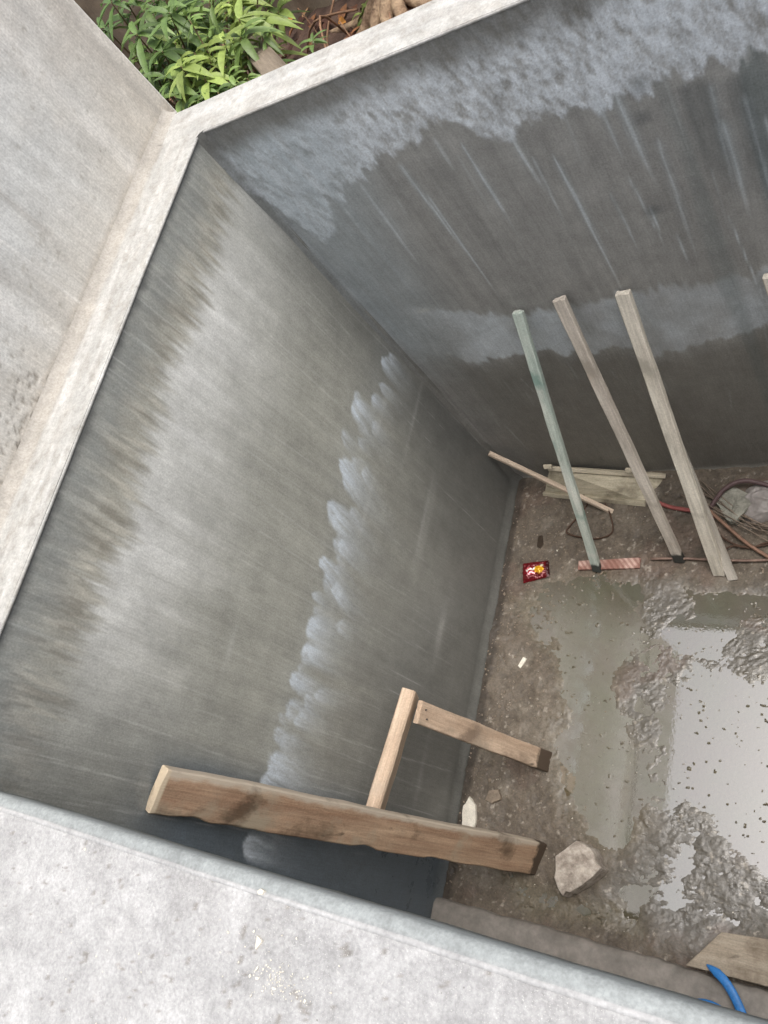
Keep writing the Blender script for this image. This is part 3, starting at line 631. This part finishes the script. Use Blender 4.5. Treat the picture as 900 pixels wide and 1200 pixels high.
def scatter(name, n, reg, zf, mat, smin, smax, seed, label):
    rs = random.Random(seed); bm = bmesh.new()
    for k in range(n):
        x, y = reg(rs); s = rs.uniform(smin, smax) * (1 if rs.random() < .85 else 1.8)
        mtx = Matrix.Translation((x, y, zf(x, y) + s * .15)) @ Matrix.Rotation(rs.uniform(0, 6.28), 4, 'Z') @ Matrix.Rotation(rs.uniform(-.5, .5), 4, 'X') @ Matrix.Diagonal((s * rs.uniform(.6, 1.4), s * rs.uniform(.5, 1), s * rs.uniform(.3, .7), 1))
        r = bmesh.ops.create_icosphere(bm, subdivisions=1, radius=.5, matrix=mtx)
        for v in r['verts']: v.co += Vector([rs.uniform(-1, 1) * s * .12 for _ in range(3)])
    tag(bm_obj(name, bm, mat), label, kind='stuff')
scatter('gravel', 700, lambda r: (abs(r.gauss(0, .28)) + .02, r.uniform(-.05, 2.05)), fz, m_mudst, .003, .012, 31, 'small muddy stones and grit along the foot of the walls')
scatter('gravel', 350, lambda r: (r.uniform(.2, 1.9), r.uniform(1.5, 2.07)), fz, m_mudst, .003, .012, 32, 'small muddy stones and grit in front of the far wall')
scatter('plaster_grit', 150, lambda r: (r.uniform(0, 1.5), r.uniform(-.05, 2.05)), fz, m_white, .002, .006, 33, 'tiny pale plaster grit sprinkled over the mud')
scatter('deck_crumbs', 260, lambda r: (r.uniform(.6, 2.1), r.uniform(-.75, -.05)), lambda x, y: H + .0005, m_white, .001, .0035, 34, 'fine white crumbs scattered over the deck')
c0 = on_z(325, 1150, H)
scatter('deck_crumbs', 120, lambda r: (c0[0] + r.gauss(0, .035), c0[1] + r.gauss(0, .014)), lambda x, y: H + .0005, m_white, .001, .004, 35, 'dense patch of fine grit on the deck')

# ------------------------------------------------------------------ form board against the far wall
m_form = wood_mat('form_board_face', tuple(srgb(202, 194, 172)), tuple(srgb(172, 163, 142)), tuple(srgb(96, 88, 72)), None, stain_lo=.50)
m_form2 = wood_mat('form_board_edge', tuple(srgb(226, 216, 196)), tuple(srgb(190, 180, 158)), None, None)
TL = Vector(on_y(644, 548, D - .03)); TR = Vector(on_y(781, 557, D - .03)); BR = Vector(on_z(757, 590, .02)); BL = Vector(on_z(638, 579, .02))
fb = empty('form_board', (TL + BR) / 2); tag(fb, 'wide stained formwork panel lying against the foot of the far wall', 'panel')
def quad_slab(name, q, th, mat, parent):
    q = [Vector(p) for p in q]; n = (q[1] - q[0]).cross(q[3] - q[0]).normalized()
    if n.z > 0: n = -n
    bm = bmesh.new(); a = [bm.verts.new(p) for p in q]; b = [bm.verts.new(p + n * th) for p in q]
    bm.faces.new(a); bm.faces.new(b[::-1])
    for i in range(4): bm.faces.new((a[i], a[(i + 1) % 4], b[(i + 1) % 4], b[i]))
    bmesh.ops.bevel(bm, geom=bm.edges[:], offset=.003, segments=1, affect='EDGES')
    o = bm_obj(name, bm, mat, parent); o.matrix_basis = parent.matrix_basis.inverted(); return o
quad_slab('board', [TL, TR, BR, BL], .02, m_form, fb)
up = Vector((0, -.012, .014))
beam('top_batten', TL + up, TR + up, .022, .018, (0, .6, .8), m_form2, fb, seed=61, rough=.002, nseg=24)
beam('bottom_batten', BL + Vector((0, -.004, .008)), BR + Vector((0, -.004, .008)), .026, .020, (0, .5, .8), m_form, fb, seed=63, rough=.002, nseg=24)
for u, v in ((645, 548), (741, 552)):
    c = Vector(on_y(u, v, D - .045)); beam('cleat', c + Vector((-.022, -.01, .03)), c + Vector((.022, -.01, .03)), .022, .016, (0, .5, .8), m_form2, fb, seed=65, nseg=4)

# ------------------------------------------------------------------ float, wires, rods, hoses
def fin(name, bm, mat, label, cat, loc, group=None, smooth=True):
    o = bm_obj(name, bm, mat, None, smooth); o.data.transform(Matrix.Translation(-Vector(loc))); o.location = loc; return tag(o, label, cat, group)
m_pink, nt_, b_ = newmat('pink_ridged'); ob = N(nt_, 'ShaderNodeTexCoord').outputs['Object']
wv = N(nt_, 'ShaderNodeTexWave'); wv.inputs['Scale'].default_value = 14; wv.inputs['Distortion'].default_value = .6
mp = N(nt_, 'ShaderNodeMapping'); mp.inputs['Rotation'].default_value = (0, 0, rad(-35)); nt_.links.new(ob, mp.inputs[0]); nt_.links.new(mp.outputs[0], wv.inputs[0])
cc = mixf(nt_, ramp(nt_, wv.outputs['Fac'], [(.3, 0), (.6, 1)]), tuple(srgb(160, 126, 116)), tuple(srgb(190, 160, 148)))
cc = mixf(nt_, ramp(nt_, noise(nt_, ob, 9, 4), [(.42, 0), (.56, .85)]), cc, tuple(srgb(128, 88, 76)))
nt_.links.new(cc, b_.inputs['Base Color']); b_.inputs['Roughness'].default_value = .7; bump(nt_, b_, [(wv.outputs['Fac'], .8, .004)])
tag(beam('grooved_slat', on_z(678, 663, .018), on_z(750, 660, .018), .052, .016, (0, 1, 0), m_pink, seed=71, rough=.003, ragged=.012), 'short pinkish slat with diagonal grooves lying under the green prop foot', 'slat')
m_rust = simple_mat('rusty_steel', (.10, .055, .035), .75, .4, 60, metal=.2, b_s=.5, b_d=.001)
m_rod = simple_mat('pale_rod', tuple(srgb(150, 128, 114)), .6, .4, 12, col2=tuple(srgb(92, 70, 62)))
bm = bmesh.new(); pts = [on_z(u, v, z) for u, v, z in [(684, 580, .035), (688, 592, .022), (668, 616, .02), (665, 625, .02), (690, 631, .02), (706, 630, .022), (718, 622, .022), (714, 600, .03), (709, 590, .04)]]
tube_bm(bm, smooth_path(pts, 5), .0042, 8); fin('bent_wire', bm, m_rust, 'rusty bent steel hoop lying on mud below the wooden stick', 'wire', pts[3])
bm = bmesh.new(); a, b = on_z(763, 655, .03), on_z(960, 657, .03); tube_bm(bm, [a + (b - a) * t + np.array([0, .004 * math.sin(t * 9), 0]) for t in np.linspace(0, 1, 20)], .0065, 8)
fin('thin_rod', bm, m_rod, 'long thin straight rod lying crosswise under the prop feet', 'rod', a)
m_red = simple_mat('red_hose', tuple(srgb(158, 88, 84)), .5, .3, 20)
bm = bmesh.new(); pts = smooth_path([on_z(u, v, z) for u, v, z in [(770, 588, .03), (785, 594, .025), (808, 598, .03), (826, 600, .03), (838, 606, .025)]], 6); tube_bm(bm, pts, .0105, 10)
fin('red_hose', bm, m_red, 'short faded red hose showing between two props', 'hose', pts[0])
m_dkh = simple_mat('dark_hose', tuple(srgb(96, 76, 76)), .55, .3, 20)
bm = bmesh.new(); pts = smooth_path([on_z(u, v, z) for u, v, z in [(832, 596, .04), (848, 574, .08), (868, 564, .09), (890, 566, .08), (925, 578, .06), (960, 600, .04)]], 8); tube_bm(bm, pts, .011, 10)
fin('dark_hose', bm, m_dkh, 'dull dark hose arching behind the olive concrete lump', 'hose', pts[0])
# bundle of tie wires
rs = random.Random(4)
m_wire = simple_mat('tie_wire', (.28, .22, .17), .6, .4, 50, metal=.4); m_wire2 = simple_mat('copper_rod', tuple(srgb(134, 104, 86)), .55, .3, 30)
bm = bmesh.new(); nw = 9
for k in range(nw):
    s = (805 + rs.uniform(-8, 20), 566 + rs.uniform(-6, 26)); e = (905 + rs.uniform(-15, 40), 628 + rs.uniform(-14, 30))
    z1, z2 = rs.uniform(.03, .07), rs.uniform(.02, .05); mid = ((s[0] + e[0]) / 2 + rs.uniform(-8, 4), (s[1] + e[1]) / 2 + rs.uniform(-2, 10))
    tube_bm(bm, smooth_path([on_z(*s, z1), on_z(*mid, (z1 + z2) / 2 + .01), on_z(*e, z2)], 8), .0024, 6)
fin('tie_wires', bm, m_wire, 'loose bundle of thin straight tie wires spread beside the widest prop', 'wires', on_z(850, 600, .02))
g2 = 'bent rods in the rubbish of the far corner'
for k, (L, lab, r) in enumerate([([(822, 590, .05), (850, 615, .045), (880, 640, .04), (940, 676, .03)], 'thick copper brown rod running out of the wire bundle to the right', .0085),
                                 ([(828, 602, .03), (838, 622, .03), (862, 638, .03), (890, 640, .03), (930, 630, .03)], 'thin rusty rod bowing below the copper brown one', .004),
                                 ([(840, 650, .03), (858, 640, .035), (880, 642, .03), (900, 636, .03), (935, 640, .03)], 'dark wavy rusty rod just above the long thin rod', .0045)]):
    bm = bmesh.new(); pts = smooth_path([on_z(u, v, z) for u, v, z in L], 8); tube_bm(bm, pts, r, 8); fin('bent_rod', bm, m_wire2 if k == 0 else m_rust, lab, 'rod', pts[0], g2)
# crumpled bag
def sack():
    nx, ny = 46, 40; c = on_z(898, 590, 0); u = np.linspace(-1, 1, nx)[:, None] * np.ones(ny); v = np.linspace(-1, 1, ny)[None] * np.ones((nx, 1))
    r = np.clip(1 - (np.abs(u) ** 3.0 + np.abs(v) ** 3.0), 0, 1); z = .055 * r ** .45 * (.6 + .6 * fbm(u * 2.4, v * 2.4, 5, 3)) + .03 * r * (1 - np.abs(fbm(u * 3 + v, v * 3, 6, 3) * 2 - 1))
    X = u * .13 * (1 + .2 * (vn(v * 3, u * 3, 7) - .5)); Y = v * .10 * (1 + .3 * (vn(v * 3, u * 2, 8) - .5))
    o = grid('cement_bag', np.stack([X, Y, z + .004], -1), simple_mat('bag_paper', tuple(srgb(158, 152, 148)), .6, .25, 10)); o.location = (c[0] + .02, c[1], .0); o.rotation_euler.z = .2
    tag(o, 'crumpled pinkish white bag against the far wall behind the concrete lump', 'bag')
sack()
# blue layflat hose
m_blue = simple_mat('blue_hose', (.03, .20, .55), .5, .25, 25)
def flat_hose(name, px, wd, label, ends=(1, 1)):
    pts = smooth_path([on_z(u, v, z) for u, v, z in px], 8); bm = bmesh.new(); rings = []; n = len(pts)
    for i, p in enumerate(pts):
        p = Vector(p); t = (Vector(pts[min(i + 1, n - 1)]) - Vector(pts[max(i - 1, 0)])).normalized(); s = t.cross(Vector((0, 0, 1))).normalized(); up_ = s.cross(t).normalized()
        k = min(1, .25 + (i / n) * 5) if ends[0] else 1
        rings.append([p + s * wd * k * math.cos(a) + up_ * wd * .45 * math.sin(a) for a in np.linspace(0, 2 * math.pi, 12, endpoint=False)])
    rings_bm(bm, rings); fin(name, bm, m_blue, label, 'hose', pts[0], 'blue hoses on the footing')
flat_hose('blue_hose', [(829, 1131, .11), (848, 1148, .13), (864, 1175, .13), (878, 1215, .12), (885, 1260, .11)], .017, 'bright blue hose curving off the muddy board with a pointed end', (1, 1))
flat_hose('blue_hose', [(790, 1192, .10), (806, 1179, .11), (828, 1177, .115), (850, 1190, .11), (868, 1220, .10)], .017, 'bright blue hose loop barely peeking over the deck edge', (0, 0))
# muddy board at lower right
m_mb = wood_mat('muddy_board', tuple(srgb(184, 174, 158)), tuple(srgb(154, 142, 126)), tuple(srgb(104, 92, 78)), None, stain_lo=.42)
a = (on_z(803, 1128, .10) + on_z(842, 1108, .05)) / 2; b = a + (on_z(980, 1150, .07) - on_z(830, 1115, .07)) * 1.1
mbv = [on_z(803, 1131, .105), on_z(925, 1163, .105), on_z(960, 1110, .04), on_z(845, 1092, .035)]
fbd = bmesh.new(); q = [Vector(p) for p in mbv]; A0 = [fbd.verts.new(p) for p in q]; B0 = [fbd.verts.new(p - Vector((0, 0, .022))) for p in q]
fbd.faces.new(A0); fbd.faces.new(B0[::-1])
for i in range(4): fbd.faces.new((A0[i], A0[(i + 1) % 4], B0[(i + 1) % 4], B0[i]))
bmesh.ops.bevel(fbd, geom=fbd.edges[:], offset=.003, segments=1, affect='EDGES')
fin('muddy_board', fbd, m_mb, 'wide pale mud smeared board leaning on the footing beside the blue hose', 'board', q[0], None, False)

# ------------------------------------------------------------------ snack packet
def packet():
    nx, ny = 60, 40; u = np.linspace(-1, 1, nx)[:, None] * np.ones(ny); v = np.linspace(-1, 1, ny)[None] * np.ones((nx, 1))
    p = on_z(628, 669, .02); a = on_z(613, 672, .02); b = on_z(644, 666, .02); L = np.linalg.norm(b - a)
    puff = np.clip((1 - np.abs(u) ** 4) * (1 - np.abs(v) ** 3), 0, 1) ** .7
    z = .004 + .022 * puff * (.4 + 1.1 * fbm(u * 3, v * 3, 3, 3)) + .009 * (fbm(u * 8, v * 8, 4, 3) - .5)
    C = np.ones((nx, ny, 3)) * srgb(104, 16, 24); C = mixc(C, srgb(60, 10, 16), ss(.7, .9, u)); C = mixc(C, srgb(168, 26, 44), ss(.5, .2, np.hypot(u + .35, v)) * .9)
    C = mixc(C, srgb(226, 170, 30), ss(.38, .28, np.hypot((u - .32) * 1.0, (v + .05) * .8) + .25 * (fbm(u * 5, v * 5, 5, 2) - .5)))
    C = mixc(C, srgb(240, 236, 228), ss(.13, .07, np.abs(v - .12 - .25 * np.sin(u * 14) * .35)) * ss(.38, .33, np.abs(u + .30)))
    C = mixc(C, srgb(240, 170, 180), ss(.10, .05, np.abs(v + .25 - .1 * np.sin(u * 18))) * ss(.3, .25, np.abs(u + .3)))
    C = mixc(C, srgb(240, 230, 200), ss(.16, .10, np.hypot(u - .55, v - .35)))
    m, nt, bs = newmat('foil_packet'); at = N(nt, 'ShaderNodeAttribute', attribute_name='tint'); nt.links.new(at.outputs['Color'], bs.inputs['Base Color'])
    bs.inputs['Roughness'].default_value = .25; bs.inputs['Metallic'].default_value = .25; bs.inputs['Specular IOR Level'].default_value = .7
    bump(nt, bs, [(noise(nt, N(nt, 'ShaderNodeTexCoord').outputs['Object'], 45, 3), .6, .006)])
    o = grid('snack_packet', np.stack([u * L / 2, v * .052 * (1 + .12 * u * -1), z], -1), m, C); o.location = (p[0], p[1], .016)
    d = b - a; o.rotation_euler.z = math.atan2(d[1], d[0]); tag(o, 'shiny red snack packet with yellow patch lying on the mud', 'packet')
packet()

# ------------------------------------------------------------------ beyond the wall: ground, old wall, shrubs
GZ = 1.75
def ground():
    bm = bmesh.new(); R0 = 120
    def q(x0, y0, x1, y1):
        bm.faces.new([bm.verts.new(p) for p in ((x0, y0, GZ), (x1, y0, GZ), (x1, y1, GZ), (x0, y1, GZ))])
    q(-R0, -R0, R0, -4); q(-R0, 8, R0, R0); q(-R0, -4, -6, 8); q(6, -4, R0, 8)
    q(-6, -4, 6, -3); q(-6, -3, -.39, 2.26); q(W + .2, -3, 6, 2.26)
    nx, ny = 240, 120
    xs = np.linspace(-6, 6, nx); ys = np.linspace(2.26, 8, ny); V = []
    for i, x in enumerate(xs):
        z = GZ + .16 * (fbm(x * 1.2 + 0 * ys, ys * 1.2, 121, 5) - .5) + .05 * (fbm(x * 9 + 0 * ys, ys * 9, 122, 4) - .5); e = ss(0, .3, ys - 2.26) * ss(0, .5, 8 - ys) * ss(0, .5, 6 - abs(x)); z = GZ + (z - GZ) * e
        V.append([bm.verts.new((x, y, zz)) for y, zz in zip(ys, z)])
    for i in range(nx - 1):
        for j in range(ny - 1): bm.faces.new((V[i][j], V[i + 1][j], V[i + 1][j + 1], V[i][j + 1]))
    m = simple_mat('soil', tuple(srgb(104, 82, 70)), .9, .5, 5, b_s=1, b_d=.03, col2=tuple(srgb(62, 46, 38)))
    o = bm_obj('ground', bm, m, None, True); tag(o, kind='structure')
ground()
# old stained retaining wall behind
def old_wall():
    n, m_ = 200, 70; s = np.linspace(-7, 5, n)[:, None] * np.ones(m_); z = np.linspace(GZ - .1, GZ + 1.1, m_)[None] * np.ones((n, 1))
    C = np.ones((n, m_, 3)) * srgb(150, 136, 116); C = C * (.6 + .7 * fbm(s * 3, z * 3, 131, 5))[..., None]; C = mixc(C, srgb(84, 72, 58), ss(.5, .7, fbm(s * 5, z * 2, 132, 4)) * .8)
    C = mixc(C, srgb(170, 150, 130), ss(.6, .7, fbm(s * 9, z * 9, 133, 3)) * .4)
    y = 4.08 + .05 * (fbm(s * 3, z * 3, 134, 4) - .5) - .12 * s * 0
    t = empty('old_wall', (0, 4.08, GZ)); tag(t, 'weathered brown wall beyond the far edge of the pit', 'wall')
    off = np.array([0, 4.08, GZ]); grid('wall_face', np.stack([s, y, z], -1) - off, plaster_mat('old_plaster', (4, 1, .4), .9, .6, 2), C, np.zeros((n, m_)), t)
    box('wall_core', (-7, .05, -.1), (5, .25, 1.1), M_conc, t, .01)
old_wall()
# trunk with roots
m_bark = simple_mat('bark', tuple(srgb(190, 164, 134)), .85, .4, 14, b_s=1, b_d=.02, col2=tuple(srgb(116, 92, 72)))
def stump():
    c = on_z(462, 14, GZ + .1); c = Vector(c); t = empty('root_tangle', (c.x, c.y, GZ)); tag(t, 'pale tree stump with splayed dead roots beyond the far coping', 'stump'); rs = random.Random(8)
    bm = bmesh.new(); tube_bm(bm, [Vector((.05, .15, -.1)), Vector((.03, .12, .15)), Vector((0, .1, .45)), Vector((-.05, .15, .8))], .085, 12, [1.5, 1.15, 1, .9]); bm_obj('trunk', bm, m_bark, t, True)
    for k, ang in enumerate([200, 235, 262, 290, 320, 350, 170]):
        bm = bmesh.new(); a = rad(ang); L = rs.uniform(.45, .75)
        pts = smooth_path([(.03, .12, .22), (.14 * math.cos(a), .1 + .14 * math.sin(a), .12), (L * .5 * math.cos(a + .1), .1 + L * .5 * math.sin(a + .1), .06), (L * math.cos(a), .1 + L * math.sin(a), rs.uniform(-.02, .04))], 5)
        tube_bm(bm, pts, .042, 8, list(np.linspace(1.1, .35, len(pts)))); bm_obj('root', bm, m_bark, t, True)
stump()
# weathered plank standing behind the coping
pA = Vector(on_y(322, 84, 2.45)); pB = Vector(on_y(284, 40, 2.95))
m_gw = wood_mat('old_grey_wood', tuple(srgb(150, 138, 122)), tuple(srgb(104, 92, 78)), None, None)
tag(beam('old_plank', (pA.x, pA.y, GZ + .1) if 0 else pA + (pA - pB) * .3, pB, .09, .03, (1, 0, 0), m_gw, seed=77), 'short grey weathered plank slanting out of the soil beside the shrub', 'plank')
# leaf litter
def leaf_faces(bm, layer, base, d, nrm, L, wd, droop, tint):
    d = d.normalized(); s = d.cross(nrm).normalized(); nrm = s.cross(d).normalized(); K = 5; rows = []
    for i in range(K + 1):
        t = i / K; c = base + d * L * t - Vector((0, 0, 1)) * droop * L * t * t; hw = wd * (math.sin(math.pi * min(1, t ** .8 * .97 + .03)) ** .8) * .5 + .0006
        rows.append((bm.verts.new(c - s * hw + nrm * hw * .45), bm.verts.new(c), bm.verts.new(c + s * hw + nrm * hw * .45)))
    for a, b in zip(rows[:-1], rows[1:]):
        for k in (0, 1):
            f = bm.faces.new((a[k], a[k + 1], b[k + 1], b[k])); f.smooth = True
            for l in f.loops: l[layer] = (*tint, 1)
def leaf_mat(name, rough=.45, trans=.25):
    m, nt, b = newmat(name); at = N(nt, 'ShaderNodeAttribute', attribute_name='leaf_tint'); ob = N(nt, 'ShaderNodeTexCoord').outputs['Object']
    c = mul(nt, at.outputs['Color'], ramp(nt, noise(nt, ob, 60, 3), [(.3, .8), (.7, 1.15)])); nt.links.new(c, b.inputs['Base Color']); b.inputs['Roughness'].default_value = rough
    tr = N(nt, 'ShaderNodeBsdfTranslucent'); nt.links.new(c, tr.inputs[0]); mxs = N(nt, 'ShaderNodeMixShader'); mxs.inputs[0].default_value = trans
    nt.links.new(b.outputs[0], mxs.inputs[1]); nt.links.new(tr.outputs[0], mxs.inputs[2]); nt.links.new(mxs.outputs[0], nt.nodes['Material Output'].inputs[0]); return m
m_leaf = leaf_mat('green_leaves'); m_lit = leaf_mat('dry_leaves', .8, .1); m_stem = simple_mat('twig', tuple(srgb(120, 104, 70)), .8, .4, 30)
def new_leaf_bm():
    bm = bmesh.new(); return bm, bm.loops.layers.float_color.new('leaf_tint')
def raw_obj(name, bm, mat, parent):
    me = bpy.data.meshes.new(name); bm.to_mesh(me); bm.free(); me.materials.append(mat); return link(name, me, parent)
def shrub(label, base, tips, seed, Lr, tints, group='shrubs beyond the far coping'):
    rs = random.Random(seed); base = Vector(base); t = empty('leafy_shrub', base); tag(t, label, 'shrub', group)
    bm, ly = new_leaf_bm(); sb = bmesh.new()
    for (p, n) in tips:
        p = Vector(p) - base; mid = p * .55 + Vector((rs.uniform(-.05, .05), rs.uniform(-.05, .05), .05)); tube_bm(sb, smooth_path([(0, 0, 0), mid, p], 5), .006, 6, list(np.linspace(1.4, .4, 11)))
        bt = rs.random()
        for k in range(n):
            a = k * 2.4 + rs.uniform(-.4, .4); el = rs.uniform(-.35, .75); d = Vector((math.cos(a) * math.cos(el), math.sin(a) * math.cos(el), math.sin(el)))
            L = Lr * rs.uniform(.65, 1.15); c0 = np.array(tints[0]) * (1 - bt) + np.array(tints[1]) * bt; c = c0 * rs.uniform(.7, 1.3)
            leaf_faces(bm, ly, p + Vector((0, 0, -.008 * (k % 4))) + d * .004, d, Vector((0, 0, 1)), L, L * rs.uniform(.19, .26), rs.uniform(.2, .75), tuple(c))
    raw_obj('foliage', bm, m_leaf, t); bm_obj('stems', sb, m_stem, t, True)
def tipset(pxs, n, seed, jit=.05, extra=0, spread=.15):
    rs = random.Random(seed); T = []
    for u, v, y in pxs:
        c = Vector(on_y(u, v, y)); T.append((c, n + rs.randint(-2, 2)))
        for _ in range(extra): T.append((c + Vector((rs.gauss(0, spread), rs.uniform(0, .35), rs.gauss(-.12, .12))), n + rs.randint(-2, 2)))
    return T
G1 = (tuple(srgb(120, 140, 72)), tuple(srgb(154, 172, 92))); G2 = (tuple(srgb(86, 112, 62)), tuple(srgb(126, 150, 82)))
shrub('bright yellow green leafy shrub nearest the far coping, its leaf sprays tallest in the middle', (on_y(240, 120, 2.75)[0], 2.75, GZ), tipset([(280, 22, 2.75), (262, 48, 2.65), (300, 30, 2.85), (245, 68, 2.6), (228, 62, 2.65), (212, 78, 2.55), (240, 92, 2.5), (262, 85, 2.6), (222, 104, 2.5), (205, 50, 2.8), (285, 60, 2.9), (275, 40, 3.0), (230, 88, 2.65)], 9, 5, extra=1, spread=.07), 6, .150, G1)
shrub('darker green leafy shrub at the end of the pale upright wall', (on_y(190, 100, 3.0)[0], 3.0, GZ), tipset([(180, 30, 2.9), (195, 15, 3.1), (150, 5, 3.0), (168, 12, 2.9), (190, 60, 2.7), (205, 32, 3.0), (215, 10, 3.2), (130, 2, 2.9), (160, 40, 2.75), (178, 72, 2.7), (195, 90, 2.6), (210, 112, 2.5), (240, 112, 2.45), (255, 5, 3.4), (225, 30, 3.2)], 10, 9, extra=3, spread=.14), 11, .145, G2)
shrub('low bushy shrub tucked behind the far coping below the bright sprays', (on_y(260, 120, 2.5)[0], 2.5, GZ), tipset([(232, 118, 2.42), (255, 108, 2.42), (276, 100, 2.42), (290, 92, 2.45), (222, 118, 2.45), (268, 92, 2.5)], 9, 13, extra=2, spread=.06), 17, .075, G2)
shrub('small green tuft of leaves growing against the old brown wall', (on_z(428, 18, GZ + .05)[0], on_z(428, 18, GZ + .05)[1], GZ), [(Vector(on_z(424 + 4 * i, 16 - 3 * i, GZ + .12)), 9) for i in range(3)], 19, .10, G1)
def litter():
    bm, ly = new_leaf_bm(); rs = random.Random(77); cols = [srgb(150, 104, 70), srgb(110, 72, 52), srgb(176, 140, 100), srgb(90, 60, 48), srgb(120, 92, 70)]
    for k in range(1400):
        x = rs.uniform(-4.5, 1.0); y = rs.uniform(2.3, 4.05); a = rs.uniform(0, 6.28); d = Vector((math.cos(a), math.sin(a), rs.uniform(-.2, .5)))
        leaf_faces(bm, ly, Vector((x, y, GZ + rs.uniform(-.02, .1))), d, Vector((rs.uniform(-.6, .6), rs.uniform(-.6, .6), 1)), rs.uniform(.05, .12), rs.uniform(.02, .05), rs.uniform(-.2, .3), tuple(rs.choice(cols) * rs.uniform(.6, 1.2)))
    o = raw_obj('leaf_litter', bm, m_lit, None); tag(o, 'dead brown leaves covering the soil beyond the pit', kind='stuff')
litter()
bm = bmesh.new(); rs = random.Random(12)
for k in range(60):
    x = rs.uniform(-3, .6); y = rs.uniform(2.6, 3.9); a = rs.uniform(0, 6.28); L = rs.uniform(.2, .6)
    tube_bm(bm, smooth_path([(x, y, GZ), (x + L * .4 * math.cos(a), y + L * .4 * math.sin(a), GZ + rs.uniform(.08, .3)), (x + L * math.cos(a), y + L * math.sin(a), GZ + rs.uniform(0, .3))], 4), rs.uniform(.003, .007), 5)
o = bm_obj('dry_twigs', bm, simple_mat('dry_twig', tuple(srgb(150, 116, 90)), .85, .4, 20), None, True); tag(o, 'tangle of thin dry twigs lying on the litter beyond the pit', kind='stuff')
# two yellowed leaves that catch the eye
for i, (u, v, lab) in enumerate([(331, 30, 'single orange fallen leaf beside the bright shrub'), (397, 24, 'single orange fallen leaf on the litter below the old wall')]):
    bm, ly = new_leaf_bm(); p = Vector(on_z(u, v, GZ + .14)); leaf_faces(bm, ly, Vector((0, 0, 0)), Vector((1, .3 - i, .1)), Vector((0, -.6, 1)), .07, .035, .1, tuple(srgb(200, 140, 70)))
    o = raw_obj('fallen_leaf', bm, m_lit, None); o.location = p; tag(o, lab, 'leaf')
